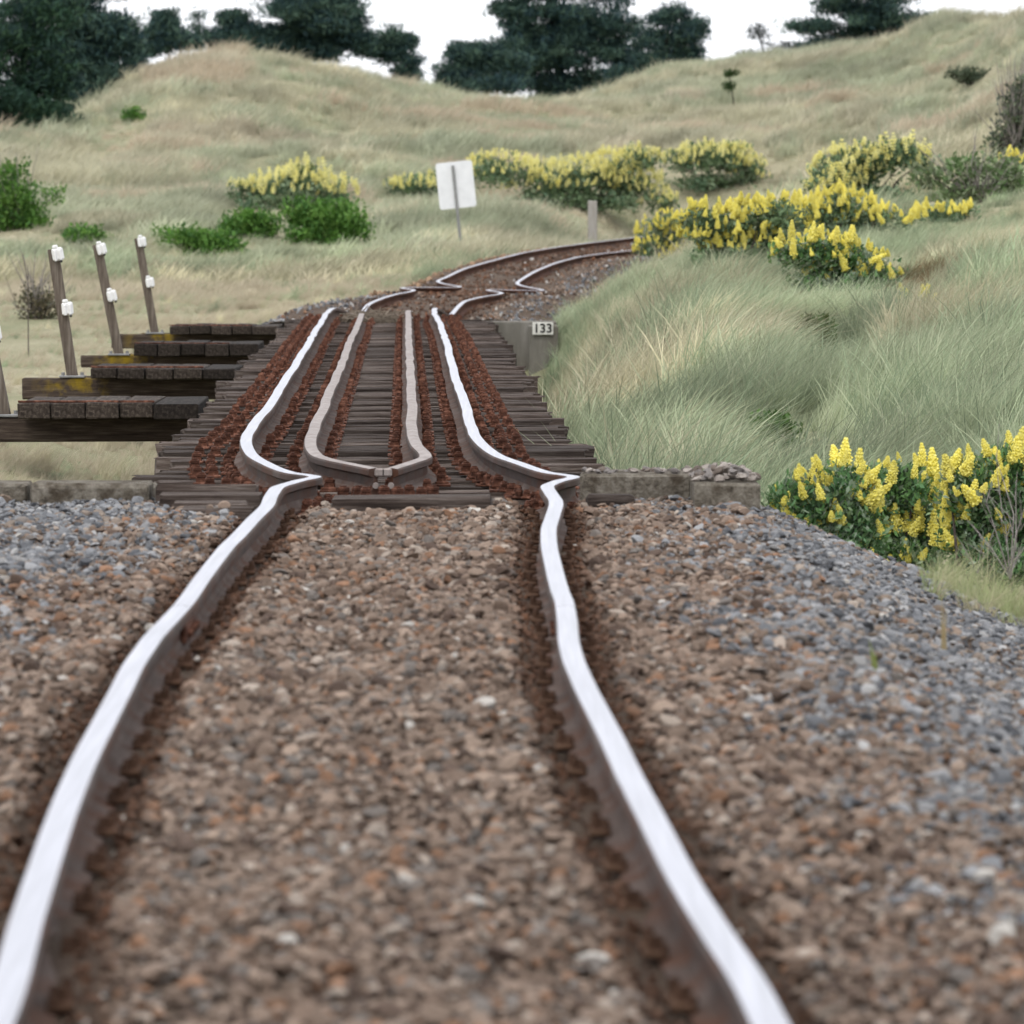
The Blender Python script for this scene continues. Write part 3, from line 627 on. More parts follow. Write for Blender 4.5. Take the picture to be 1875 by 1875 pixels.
for k, (Z, ed, yt, yb, bl, bb, pb, pt, nm) in enumerate(ROWS):
    pl = empty('refuge_platform', P(ed[0], yb, Z), labp[k], 'platform', 'refuge platforms beside the bridge'); org = np.array(pl.location)
    for i in range(5):
        a, b = P(ed[i] + .6, yt, Z), P(ed[i+1] - .6, yb, Z); c = (a + b) / 2; d = random.uniform(-.03, .03); ln = 1.3 + random.uniform(-.04, .05)
        mb = MB(); mb.box((0, 0, 0), (b[0]-a[0]-.004, ln, a[2]-b[2]), bev=.008, jit=.004); dzk = random.uniform(-.006, .004)
        link('plank', mb.mesh('plank', M_plank), pl, np.array([c[0], Z + ln/2 + d, c[2] + dzk]) - org)
    x0 = P(bl, 0, Z)[0]; x1 = float(mid(Z)) - .75; zt, zb = P(0, yb + 1.0, Z)[2], P(0, bb, Z)[2]
    for dy, w in ((.55, .2), (1.0, .2)):  # rear beam under the planks, added also to block light from behind
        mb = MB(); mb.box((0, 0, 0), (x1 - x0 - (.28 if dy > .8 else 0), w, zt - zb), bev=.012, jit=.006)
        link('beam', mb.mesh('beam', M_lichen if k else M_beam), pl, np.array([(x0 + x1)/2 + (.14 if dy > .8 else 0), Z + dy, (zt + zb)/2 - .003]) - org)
    # thin rust strip nailed on top of the planks
    mb = MB(); mb.box((0, 0, 0), (P(ed[4], 0, Z)[0] - P(ed[0], 0, Z)[0], .05, .012), bev=.002, jit=.003); link('strip', mb.mesh('strip', M_rust), pl, np.array([(P(ed[4], 0, Z)[0] + P(ed[0], 0, Z)[0])/2, Z + .1, P(0, yt, Z)[2] + .006]) - org)
    mb = MB()
    a, b = P(*pb, Z + .5), P(*pt, Z + .5); a[2] = zt
    po = empty('marker_post', a, labq[k], 'post', 'leaning posts along the bridge')
    dirv = Vector(b - a); ang = math.atan2(dirv.x, dirv.z); Lp = dirv.length; R = Matrix.Rotation(ang, 3, 'Y')
    mb.box(R @ Vector((0, 0, Lp/2)), (.085, .055, Lp), bev=.004, rot=R.to_euler(), jit=.002)
    link('shaft', mb.mesh('shaft', M_post), po)
    mb = MB(); mb.box((0, 0, .008), (.2, .13, .016), bev=.003)
    for q in (-.075, .075): mb.tube([(q, 0, .016), (q, 0, .04)], .016, 6)
    link('foot_plate', mb.mesh('foot_plate', M_galv), po)
    for fr, sx in ((.955, .035), (.53, .045)):
        mb = MB(); rt = (Matrix.Rotation(ang + random.uniform(-.05, .05), 3, 'Y') @ Matrix.Rotation(random.uniform(-.2, .2), 3, 'Z')); c = R @ Vector((sx, -.045, Lp*fr))
        mb.box(c, (.09, .04, .105), bev=.014, rot=rt.to_euler()); mb.box(c + rt @ Vector((-.012, -.004, .06)), (.045, .03, .03), bev=.008, rot=rt.to_euler())
        mb.box(c + rt @ Vector((-.02, -.024, -.01)), (.02, .016, .085), bev=.005, rot=rt.to_euler()); mb.box(c + rt @ Vector((.02, -.024, -.01)), (.02, .016, .085), bev=.005, rot=rt.to_euler())
        bk = link('bracket', mb.mesh('bracket', M_white), po)
        mb = MB(); mb.tube([c + rt @ Vector((.02, -.02, -.06)), c + rt @ Vector((.02, -.035, -.06))], .011, 6); link('bolt', mb.mesh('bolt', M_black), bk)

# ---------------------------------------------------------------- abutments, number plate
def conc_block(name, boxes, mat=M_conc, jit=.006):
    mb = MB()
    for (x0, x1, yt, zb, Z, dep) in boxes:
        a = P(x0, yt, Z); b = P(x1, yt, Z); mb.box(((a[0]+b[0])/2, Z + dep/2, (a[2]+zb)/2), (b[0]-a[0], dep, a[2]-zb), bev=.014, jit=jit)
    return mb.mesh(name, mat)
ab = empty('concrete_abutment', (P(150, 930, 24)[0], 24, -.9), 'weathered concrete abutment wall left of the track at the near bridge end', 'abutment')
def child_at(name, me, par): 
    o = link(name, me, par); o.matrix_parent_inverse = Matrix.Translation(par.location).inverted(); return o
child_at('wall', conc_block('wall', [(54, 272, 886, -1.0, 23.95, .35)]), ab)
child_at('wing', conc_block('wing', [(-420, 51, 884, -1.0, 24.12, .35)]), ab)
child_at('end_stub', conc_block('end_stub', [(262, 283, 888, -1.0, 24.32, .3)]), ab)
ab2 = empty('concrete_abutment', (P(1230, 930, 24)[0], 24, -.9), 'concrete abutment wall with end block right of the track, gravel lying on it', 'abutment')
child_at('wall', conc_block('wall', [(1064, 1268, 868, -1.0, 24.2, .35)]), ab2)
child_at('end_block', conc_block('end_block', [(1271, 1392, 884, -1.0, 23.5, 1.0)]), ab2)
r = np.random.default_rng(21)
for (xa, xb, n, Z0, dep, yt) in ((1274, 1388, 130, 23.5, .9, 884), (1070, 1265, 46, 24.2, .33, 868)):
    for _ in range(n):
        px = r.uniform(xa, xb); Z = Z0 + r.uniform(.04, dep - .04); zt = P(0, yt, Z0)[2]; sz = r.uniform(.016, .032) if n == 130 else r.uniform(.012, .028); heap = (.05*(1 - abs(px - 1330)/62)*r.random() if n == 130 else 0)
        st = stone_obj(((px - CX)*Z0/F, Z, zt + sz*.35 + heap), sz, np.array([[.27,.235,.21],[.34,.3,.27],[.2,.18,.17],[.16,.13,.11]][r.integers(4)]), int(r.integers(8)), r.uniform(0, 6), ab2)
        st.matrix_parent_inverse = Matrix.Translation(ab2.location).inverted()
pier = empty('concrete_pier', (P(968, 735, Y_FAR)[0], Y_FAR, -1.4), 'grey concrete abutment at the far bridge end with number plate', 'abutment')
child_at('wall', conc_block('wall', [(640, 1019, 589, -1.8, Y_FAR, .45)], M_conc2), pier)
child_at('wing', conc_block('wing', [(968, 1022, 596, -1.8, Y_FAR - .13, .128)], M_conc2), pier)
pa, pb_ = P(975, 590, Y_FAR - .16), P(1013, 613, Y_FAR - .16)
sg = empty('number_plate', ((pa[0]+pb_[0])/2, Y_FAR - .155, pb_[2]), 'small white plate reading 133 on the far concrete abutment', 'sign')
mb = MB(); mb.box((0, 0, (pa[2]-pb_[2])/2), (pb_[0]-pa[0], .012, pa[2]-pb_[2]), bev=.004); link('plate', mb.mesh('plate', M_plate), sg)
fc = bpy.data.curves.new('digits', 'FONT'); fc.body = '133'; fc.size = .142; fc.align_x = 'CENTER'; fc.align_y = 'CENTER'; fc.extrude = .002; fc.offset = .0035; fc.space_character = 1.02
fo = bpy.data.objects.new('digits', fc); COL.objects.link(fo); bpy.context.view_layer.update()
dm_ = bpy.data.meshes.new_from_object(fo.evaluated_get(bpy.context.evaluated_depsgraph_get())); bpy.data.objects.remove(fo)
dm_.materials.clear(); dm_.materials.append(M_black)
link('digits', dm_, sg, (0, -.0085, (pa[2]-pb_[2])/2 - .002), (math.pi/2, 0, 0))
# buried sleepers showing at the near bridge end
for k, (xa, xb, yt, Z, h) in enumerate(((283, 470, 889, 24.0, .05), (290, 480, 905, 23.75, .06), (312, 452, 920, 23.45, .05), (328, 468, 932, 23.15, .04), (610, 900, 911, 23.85, .05), (1075, 1160, 908, 23.75, .04))):
    a, b = P(xa, yt, Z), P(xb, yt, Z); mb = MB(); mb.box((0, 0, 0), (b[0]-a[0], .19, .13), bev=.01, jit=.008)
    link('sleeper', mb.mesh('sleeper', M_timber), near_ob, ((a[0]+b[0])/2, Z + .095, a[2] - .065), (0, random.uniform(-.01, .01), random.uniform(-.02, .02)))

# ---------------------------------------------------------------- road-side things beyond the bridge
Zs = 109.0
sp = empty('track_sign', P(846, 447, Zs), 'white rectangular sign seen from behind on a thin leaning post', 'sign')
def par_child(name, me, par): return child_at(name, me, par)
c4 = [P(797, 300, Zs), P(864, 292, Zs), P(872, 377, Zs), P(806, 385, Zs)]
cc = sum(c4) / 4; ux = Vector(c4[1] - c4[0]); uz = Vector(c4[0] - c4[3]); ang = math.atan2(uz.x, uz.z)
rt = Matrix.Rotation(ang, 3, 'Y'); w, h = ux.length, uz.length
V = []; rc = .05                                            # a thin plate with rounded corners
ring = []
for (sx, sz, a0) in ((1, 1, 0), (-1, 1, 90), (-1, -1, 180), (1, -1, 270)):
    for t in (0, 30, 60, 90):
        a = math.radians(a0 + t); ring.append((sx*(w/2 - rc) + rc*math.cos(a), sz*(h/2 - rc) + rc*math.sin(a)))
n = len(ring); mb = MB()
mb.add([tuple(rt @ Vector((x, yy, z)) + Vector(cc)) for yy in (-.006, .006) for x, z in ring], [tuple(range(n)), tuple(range(2*n-1, n-1, -1))] + [(i, i+n, (i+1) % n + n, (i+1) % n) for i in range(n)])
par_child('board', mb.mesh('board', M_signplate), sp)
mb = MB(); a, b = Vector(P(846, 470, Zs)), Vector(P(829, 303, Zs)); m_ = (a + b)/2; ln = (b - a).length; r3 = Matrix.Rotation(math.atan2((b-a).x, (b-a).z), 3, 'Y')
mb.box(m_ + Vector((0, -.03, 0)), (.055, .04, ln), bev=.006, rot=r3.to_euler()); par_child('post', mb.mesh('post', M_galv), sp)
fp = P(1085, 368, 113); fb = float(ground(P(1085, 0, 113)[0], 113)) - .2
mb = MB(); mb.box((0, 0, (fp[2] - fb)/2), (.17, .13, fp[2] - fb), bev=.01, jit=.01)
tag(link('fence_post', mb.mesh('fence_post', noise_mat('bleached_post', [(.3, (.26,.24,.21)), (.7, (.42,.4,.37))], 9, 6, .9, .5, .006, vec_scale=(6,6,.4))), None, (fp[0], 113, fb)), 'lone grey wooden fence post in the grass behind the track curve', 'post')

# ---------------------------------------------------------------- foliage builders
def leaf_quads(C, size, aspect, r, up=.4, colr=None, outward=None):
    """one small bent leaf (two triangles as a diamond) per centre"""
    n = len(C); d = r.normal(size=(n, 3)); d[:, 2] = np.abs(d[:, 2]) * .8 + up
    if outward is not None: d += outward * .8
    d /= np.linalg.norm(d, axis=1)[:, None]
    e = np.cross(d, r.normal(size=(n, 3))); e /= np.linalg.norm(e, axis=1)[:, None]
    s = size * r.uniform(.6, 1.35, n)[:, None]
    V = np.stack([C - d*s*.5, C + e*s*aspect*.5 + d*s*.05, C + d*s*.5, C - e*s*aspect*.5 + d*s*.05], 1).reshape(-1, 3)
    return V, np.arange(n*4).reshape(n, 4)
def foliage(name, lobes, leaf, aspect, per_clump, clump_sig, n_clump, pal, mat, r, shell=.55, up=.4, flat=.6):
    """lobes: (centre, radii); leaves gathered into clumps spread through each lobe"""
    vol = np.array([np.prod(l[1])**(2/3) for l in lobes]); cnt = np.maximum((n_clump * vol / vol.sum()).astype(int), 3)
    Cs = []; Os = []
    for (c, rad), k in zip(lobes, cnt):
        u = r.normal(size=(k, 3)); u /= np.linalg.norm(u, axis=1)[:, None]; rr = (r.random(k)**(shell))[:, None]
        Cs.append(np.array(c) + u * rr * np.array(rad)); Os.append(u)
    Cc = np.vstack(Cs); Oo = np.vstack(Os); n = len(Cc)
    L = np.repeat(Cc, per_clump, 0) + np.clip(r.normal(size=(n*per_clump, 3)), -1.5, 1.5) * np.array([1, 1, flat]) * clump_sig * np.repeat(r.uniform(.6, 1.4, n), per_clump)[:, None]
    O = np.repeat(Oo, per_clump, 0)
    V, Fq = leaf_quads(L, leaf, aspect, r, up, outward=O)
    pal = np.array(pal); cb = pal[r.integers(0, len(pal), n)] * r.uniform(.75, 1.25, n)[:, None]
    cl = np.repeat(np.repeat(cb, per_clump, 0) * r.uniform(.8, 1.2, n*per_clump)[:, None], 4, 0)
    return np_mesh(name, V, Fq, [mat], smooth=False, cols=cl), Cc

# ---------------------------------------------------------------- conifers on the dunes
PINE = [(.034,.07,.064), (.05,.095,.074), (.025,.054,.06), (.072,.122,.085)]
def pine(label, Z, lobes_px, base_px, n_clump, sparse=1.0, leaf=.3, group='dark conifers behind the dunes', thick=.8, name='pine_tree', pal=PINE, per=34, sig=.26):
    r = np.random.default_rng(abs(hash(label)) % 1 + len(label) * 7 + int(Z))
    s = Z / F; b = P(*base_px, Z); b[2] = min(b[2], float(ground(b[0], Z))) - .2
    t = empty(name, b, label, 'tree', group)
    lobes = [(P(x, y, Z + r.uniform(-.5, .5) * rx * s * thick), (rx*s, rx*s*thick, ry*s)) for x, y, rx, ry in lobes_px]
    pads = []
    for c, rad in lobes:
        k = 3 if n_clump < 40 else (12 if n_clump > 450 else 9)
        for _ in range(k):
            u = r.normal(size=3); u = u / np.linalg.norm(u) * r.random()**.5 * .86
            pads.append((np.array(c) + u * np.array(rad), (rad[0]*r.uniform(.35, .72), rad[1]*r.uniform(.35, .7), max(rad[2]*r.uniform(.15, .28), .1))))
        for _ in range(0 if n_clump < 40 else 5):       # short sprays breaking the outline
            u = r.normal(size=3); u[2] = u[2]*.8 + .15; u = u / np.linalg.norm(u) * r.uniform(.9, 1.3)
            pads.append((np.array(c) + u * np.array(rad), (rad[0]*r.uniform(.12, .22) + .1, rad[1]*.12, max(rad[2]*r.uniform(.04, .08), .05))))
    me, Cc = foliage('crown', pads, leaf*.85, .17, int(per*1.5), sig*.95, int(n_clump*1.5), pal, M_needle, r, .5, .35, .5)
    child_at('crown', me, t)
    mb = MB(); top = max(lobes, key=lambda q: q[0][2])[0]; R0 = .028 * (top[2] - b[2] + 2) if n_clump > 100 else .011 * (top[2] - b[2] + 1.5)
    mp = [b, b*.6 + top*.4 + np.array([.15, .1, 0]), top]; mb.tube(mp, [R0, R0*.7, R0*.25], 8); child_at('trunk', mb.mesh('trunk', M_bark, True), t)
    for c, rad in lobes:
        f = np.clip((c[2] - b[2]) / max(top[2] - b[2], .1) * .75, .12, .85); st = b*(1-f) + top*f; mb = MB()
        mm = (st + c)/2 + np.array([0, 0, -.12]); mb.tube([st, mm, c], [R0*.35, R0*.22, R0*.08], 5)
        for _ in range(5):
            e = c + r.normal(size=3) * np.array(rad) * .5; mb.tube([mm*.4 + c*.6, e], [R0*.12, R0*.03], 4, cap=False)
        child_at('limb', mb.mesh('limb', M_bark, True), t)
    return t
pine('large dark conifer at the left picture edge, foot below the dune', 149, [(25,50,85,80),(60,150,75,65),(15,200,90,45),(92,214,38,26),(-70,120,110,150),(75,10,55,50),(100,120,30,40),(40,225,60,15)], (30, 245), 520, leaf=.26, thick=.9, pal=[(.024,.056,.04),(.034,.078,.048),(.02,.044,.04),(.045,.092,.046)])
pine('second dark conifer from the left, its branches over the dune flank', 160, [(150,55,62,55),(205,50,32,16),(190,105,46,38),(135,150,55,45),(218,80,22,16),(130,0,60,40),(175,140,45,28),(165,185,40,14),(110,90,40,60)], (140, 215), 380)
pine('small ragged conifer sapling on the left dune skyline', 182, [(303,32,15,12),(285,55,15,13),(325,73,24,10),(300,82,22,12),(310,55,14,14),(345,78,12,6),(272,90,16,8)], (305, 115), 60, leaf=.26, per=22, sig=.2)
pine('low dark conifer tip showing left of the dune crest', 176, [(254,103,15,9),(250,115,20,8)], (252, 130), 22, leaf=.24, per=22, sig=.18)
pine('thin wispy sapling between two conifers on the left skyline', 186, [(364,30,7,9),(360,52,9,7),(370,66,12,6),(352,75,10,6)], (364, 105), 12, leaf=.24, per=14, sig=.2)
pine('broad dark conifer behind the grassy dune crest', 187, [(560,15,85,48),(520,65,70,34),(445,68,40,20),(405,72,18,10),(600,75,55,30),(640,45,22,30),(490,92,48,16),(625,5,35,26),(540,-45,95,50),(427,36,12,13),(575,100,50,18),(655,75,14,14)], (560, 125), 560, leaf=.28)
pine('small dark conifer on the right flank of the left dune', 190, [(718,68,24,16),(700,95,34,18),(735,112,20,26),(746,138,11,11),(680,90,18,8),(742,80,12,10)], (720, 165), 90, leaf=.26, per=28, sig=.22)
pine('tallest dark conifer in the middle of the skyline', 203, [(1030,25,105,55),(1010,98,105,55),(955,50,40,34),(1090,88,75,55),(1060,150,95,26),(975,140,65,34),(1132,50,35,48),(1000,-50,95,60),(1150,115,45,36),(930,15,16,14),(1010,175,50,14)], (1030, 200), 680, leaf=.3)
pine('low spreading conifer left of the tallest tree', 199, [(890,108,52,24),(850,132,34,20),(838,160,26,14),(900,158,58,20),(868,92,28,12),(830,150,14,10),(930,120,34,30),(845,100,10,12)], (900, 195), 170, leaf=.28)
pine('ragged conifer right of the tallest tree with open branches', 201, [(1225,30,32,20),(1252,68,28,20),(1210,75,38,26),(1242,102,32,12),(1190,110,42,24),(1266,50,14,10),(1265,118,14,7),(1160,140,50,16)], (1200, 160), 170, leaf=.28)
pine('dark conifer behind the right dune ridge', 204, [(1600,18,90,30),(1590,60,66,30),(1540,12,42,16),(1650,55,55,22),(1703,42,28,8),(1490,48,36,7),(1525,88,46,12),(1600,-25,75,40),(1575,85,58,13),(1480,95,26,8),(1700,60,34,8)], (1600, 110), 400, leaf=.28)
pine('sparse grey twiggy bush on the right skyline', 200, [(1392,68,22,10),(1420,85,22,9),(1365,100,12,5),(1452,88,16,9),(1388,52,6,6),(1408,100,30,6)], (1405, 112), 26, leaf=.2, per=18, sig=.2, name='bush', pal=[(.06,.075,.07),(.09,.1,.1),(.04,.05,.045)])
pine('tiny dark sapling with a tufted top on the right dune', 165, [(1335,135,9,8),(1334,155,6,8)], (1335, 168), 9, leaf=.16, per=26, sig=.1, name='sapling', pal=[(.035,.07,.02),(.05,.09,.025)])

# ---------------------------------------------------------------- green bushes and twiggy shrubs
def hit(x, y, za):
    zz = np.arange(za, 200, .1); g = ground((x - CX)*zz/F, zz); d = CH - (y - HY)*zz/F - g; k = np.argmax(d < 0)
    return float(zz[k]) if (d < 0).any() else None
CLEAR = []          # where bushes stand: the grass just before them is grazed short
GREEN = [(.075,.18,.03), (.1,.22,.038), (.055,.14,.03), (.13,.25,.05)]
def bush(label, Z, lobes_px, n_clump, pal=GREEN, leaf=.09, group='green bushes below the dunes', stems=14, twigs=0, sig=.11, per=26):
    r = np.random.default_rng(len(label) * 13 + int(Z))
    xs = np.mean([q[0] for q in lobes_px]); yb = max(q[1] + q[3] for q in lobes_px); Z = hit(xs, yb + 2, Z*.8) or Z; s = Z / F; wd = (max(q[0] + q[2] for q in lobes_px) - min(q[0] - q[2] for q in lobes_px)) / 2; lobes_px = lobes_px + [(xs, yb - .1*wd, wd*.7, wd*.14)]; b = P(xs, yb, Z); b[2] = float(ground(b[0], Z)) - .05
    t = empty('bush', b, label, 'bush', group)
    lobes = [(P(x, y, Z + r.uniform(-.3, .3)*rx*s), (rx*s, rx*s*.8, ry*s)) for x, y, rx, ry in lobes_px]
    CLEAR.extend((c[0], c[1], rad[0], .78 if Z < 60 else .5) for c, rad in lobes)
    me, Cc = foliage('foliage', lobes, leaf, .5, per, sig, n_clump, pal, M_leafcol, r, .45, .5, .8); child_at('foliage', me, t)
    mb = MB()
    for k in range(stems): e = Cc[r.integers(len(Cc))]; mb.tube([b + r.normal(size=3)*[.12,.1,0], (b+e)/2 + r.normal(size=3)*.05, e], [.018, .012, .005], 4, cap=False)
    child_at('stem', mb.mesh('stem', M_twigdark), t)
    if twigs:
        mb = MB()
        for k in range(twigs):
            e = Cc[r.integers(len(Cc))] + np.array([r.normal()*.2, r.normal()*.2, r.uniform(.2, .7)]); mb.tube([b + (e-b)*.2, (b+e)/2 + r.normal(size=3)*.06, e], [.012, .009, .003], 4, cap=False)
        child_at('bare_twig', mb.mesh('bare_twig', M_twig), t)
    return t
bush('largest bright green bush under the left lupin', 109, [(600,400,68,32),(560,390,40,22),(640,420,38,24),(570,425,50,15)], 260)
bush('rounded green bush left of the largest green one', 110, [(455,408,48,20),(430,418,30,15),(490,412,26,16)], 120)
bush('flat green bush behind the farthest leaning post', 104, [(385,440,48,20),(330,432,42,12),(425,455,26,14)], 140)
bush('small pale green bush behind the middle leaning post', 106, [(150,433,34,11),(178,436,18,9)], 60)
bush('tall green bush with dead grey twigs at the left edge', 100, [(30,370,50,40),(-30,360,50,50),(60,395,30,22),(20,320,26,22),(98,355,14,16)], 260, twigs=40)
bush('grey leafless shrub rising at the right picture edge', 80, [(1862,230,32,50),(1885,190,40,60),(1835,265,28,18)], 90, pal=[(.09,.13,.07),(.11,.13,.1),(.14,.17,.1)], twigs=110, group='shrubs on the right slope')
bush('low green scrub under the leafless shrub on the right slope', 78, [(1830,305,55,22),(1760,310,40,16),(1700,330,40,14),(1860,345,40,25)], 90, pal=[(.13,.21,.08),(.16,.22,.1),(.19,.22,.13)], twigs=34, group='shrubs on the right slope')
bush('small green tuft high on the left dune', 152, [(243,211,22,9)], 30, group='green bushes below the dunes')
bush('dark grey green scrub patch high on the right dune', 150, [(1770,136,38,9),(1800,142,26,7)], 60, pal=[(.06,.085,.05),(.08,.1,.06)], group='shrubs on the right slope')
bush('fine green weed clump in the grass by the bridge bank', 44, [(1418,790,28,20),(1435,805,18,14)], 60, leaf=.05, sig=.06, pal=[(.05,.12,.025),(.07,.14,.03)], group='shrubs on the right slope')
bush('dark green weed patch in the middle of the right bank', 56, [(1490,605,26,22),(1500,640,22,16)], 50, leaf=.06, sig=.07, pal=[(.06,.1,.03),(.08,.12,.035)], group='shrubs on the right slope')
bush('dark dry twiggy shrub behind the second leaning post', 80, [(75,560,32,22),(60,545,18,18)], 40, leaf=.06, pal=[(.09,.09,.05),(.13,.11,.07)], twigs=26, stems=20, group='shrubs on the left flat')

# ---------------------------------------------------------------- yellow lupins
LUP = [(.13,.2,.1), (.16,.235,.12), (.1,.165,.095), (.2,.26,.16)]
def spike_mesh(k, mat, simple=False):
    r = np.random.default_rng(70 + k); mb = MB()
    if simple:
        for z, w in ((0, .035), (.06, .05), (.12, .042), (.18, .025)):
            for j in range(5):
                a = j*1.2566 + z*20 + r.uniform(-.2, .2); c, s_ = math.cos(a), math.sin(a)
                mb.add([(0, 0, z), (c*w - s_*.02, s_*w + c*.02, z + .02), (c*w*1.1, s_*w*1.1, z + .05), (c*w + s_*.02, s_*w - c*.02, z + .02)], [(0, 1, 2, 3)])
    else:
        n = 7; rows = 9; V = []; Fc = []           # a solid tapering core of buds ...
        for i in range(rows):
            w = (.0255 * (1 - (i/(rows-.6))**2.0) + .003) * (.8 if i == 0 else 1) * (1.12 if i % 2 else .86)
            V += [(w*math.cos(j*6.283/n + i*.4), w*math.sin(j*6.283/n + i*.4), i*.0165) for j in range(n)]
        for i in range(rows - 1):
            for j in range(n): Fc.append((i*n+j, i*n+(j+1) % n, (i+1)*n+(j+1) % n, (i+1)*n+j))
        mb.add(V, Fc)
        for i in range(8):                          # ... with whorls of open flowers
            z = i*.0165; w = .036 * (1 - (i/8.2)**1.8) + .004
            for j in range(7):
                a = j*.8976 + i*.5 + r.uniform(-.25, .25); c, s_ = math.cos(a), math.sin(a); h = .02; w2 = w * r.uniform(.85, 1.15)
                mb.add([(c*w2*.4, s_*w2*.4, z), (c*w2*.8 - s_*.009, s_*w2*.8 + c*.009, z + .003), (c*w2*1.05, s_*w2*1.05, z + h*.5), (c*w2*.8 + s_*.009, s_*w2*.8 - c*.009, z + .003), (c*w2*.6, s_*w2*.6, z + h)], [(0, 1, 2, 3), (1, 4, 2), (4, 3, 2)])
    return mb.mesh('flower_spike', mat)
SPIKE = [spike_mesh(k, M_petal) for k in range(4)]
SPIKE_FAR = [spike_mesh(k, M_petal_far, True) for k in range(3)]
sfv = [(np.array([v.co[:] for v in m.vertices]), np.array([list(p.vertices) for p in m.polygons])) for m in SPIKE_FAR]
def lupin(label, Z, lobes_px, n_spike, n_clump, single, size=1.0, leaf=.07, group='yellow lupin bushes', pal=LUP, dz=None, low=-.35):
    r = np.random.default_rng(len(label) * 31 + int(Z * 3))
    xs = np.mean([q[0] for q in lobes_px]); yb = max(q[1] + q[3] for q in lobes_px); Z = Z if Z < 30 else (hit(xs, yb + 3, Z*.8) or Z); s = Z / F; wd = (max(q[0] + q[2] for q in lobes_px) - min(q[0] - q[2] for q in lobes_px)) / 2; base_l = (xs, yb - .06*wd, wd*.75, wd*.1); b = P(xs, yb, Z); b[2] = float(ground(b[0], Z)) - .05
    t = empty('lupin_bush', b, label, 'lupin', group)
    lobes = [(P(x, y, Z + r.uniform(-.5, .5)*min(rx*s, 1.2)), (rx*s, min(rx*s*.8, 1.4), ry*s)) for x, y, rx, ry in lobes_px]
    CLEAR.extend((c[0], c[1], rad[0], .5) for c, rad in lobes)
    me, Cc = foliage('foliage', [(c, np.array(rad)*.9) for c, rad in lobes] + [(P(base_l[0], base_l[1], Z), (base_l[2]*s, min(base_l[2]*s, 1.2), max(base_l[3]*s, .1)))], leaf, .45, 22, leaf*1.1, n_clump, pal, M_leafcol, r, .5, .5, .8); child_at('foliage', me, t)
    mb = MB()
    for k in range(16): e = Cc[r.integers(len(Cc))]; mb.tube([b + r.normal(size=3)*[.15,.12,0], (b+e)/2 + r.normal(size=3)*.04, e], [.012, .008, .004], 4, cap=False)
    child_at('stem', mb.mesh('stem', M_twigdark), t)
    area = np.array([l[1][0]*(l[1][2] + .3*l[1][1]) for l in lobes]); area /= area.sum(); VV = []; FF = []; off = 0
    for k in range(n_spike):
        c, rad = lobes[r.choice(len(lobes), p=area)]; u = r.normal(size=3); u[1] = -abs(u[1])*r.choice([1, 1, -1]); u /= np.linalg.norm(u)
        if u[2] < low: u[2] = -u[2]
        p = np.array(c) + u * np.array(rad) * r.uniform(.96, 1.14); sc = size * r.uniform(.65, 1.3); tx_, ty_ = r.normal(scale=.34), r.normal(scale=.3); sc *= r.choice([.7, 1, 1, 1.12])
        if single:
            f = link('flower_spike', SPIKE[k % 4], t, p - b, (tx_, ty_, r.uniform(0, 6)), (sc, sc, sc*r.uniform(.75, 1.35)))
        else:
            v, fc = sfv[k % 3]; M = np.array(Matrix.Rotation(ty_, 3, 'Y') @ Matrix.Rotation(tx_, 3, 'X') @ Matrix.Rotation(r.uniform(0, 6), 3, 'Z')); VV.append(v @ M.T * sc + p); FF.append(fc + off); off += len(v)
    if not single:
        tag(child_at('flower_spikes', np_mesh('flower_spikes', np.vstack(VV), np.vstack(FF), [M_petal_far]), t), kind='stuff')
    return t
LN = [(.1,.21,.07), (.13,.245,.085), (.085,.175,.075), (.18,.26,.14), (.22,.28,.2)]
lupin('nearest lupin bush, beside the concrete end block', 26.2, [(1480,940,62,55),(1450,915,46,40),(1540,900,62,48),(1520,970,60,40),(1570,960,50,45)], 84, 500, True, .64, .036, pal=LN, low=-.75)
lupin('near lupin bush with long yellow spikes behind the gravel slope', 27.4, [(1640,905,75,55),(1600,960,70,55),(1690,970,60,60),(1650,1010,70,40)], 98, 620, True, .66, .036, pal=LN, low=-.75)
lupin('near lupin bush at the right picture edge behind dead weeds', 26.8, [(1800,900,80,60),(1870,930,70,80),(1780,980,60,50),(1850,860,60,36)], 98, 660, True, .68, .036, pal=LN, low=-.75)
bush('pale grey green herb in front of the near lupins', 25.6, [(1650,985,45,26),(1700,995,40,22),(1690,950,26,26)], 130, leaf=.035, sig=.04, pal=[(.1,.17,.1),(.14,.21,.14),(.07,.13,.07)], group='herbs by the gravel slope')
lupin('dense orange yellow lupin bush hiding the track curve', 61, [(1210,445,46,42),(1188,470,30,26),(1250,430,40,38),(1210,405,30,18),(1260,470,34,18)], 170, 230, True, .82, .06, low=-.8)
lupin('wide yellow lupin bush right of the track curve', 63, [(1310,425,66,38),(1380,405,66,34),(1340,455,56,24),(1280,400,40,22),(1430,390,46,28),(1400,440,50,22)], 220, 320, True, .84, .06)
lupin('yellow lupin bush below the tall round lupin', 67, [(1500,400,64,26),(1570,400,64,24),(1460,415,44,22),(1540,375,54,22),(1630,405,44,18)], 140, 260, True, .9, .06)
lupin('drooping yellow lupin bush lowest in the middle of the right bank', 56, [(1500,460,70,28),(1560,485,72,30),(1450,465,34,24),(1605,510,46,18),(1520,505,40,20)], 115, 300, True, .9, .06, pal=LN)
lupin('small scattered lupin on the right slope', 67, [(1720,395,50,14),(1770,392,18,14)], 30, 60, True, .9, .06)
lupin('two pale lupin spikes alone in the tall grass', 55, [(1655,545,14,14),(1695,560,14,12)], 7, 14, True, 1.0, .05)
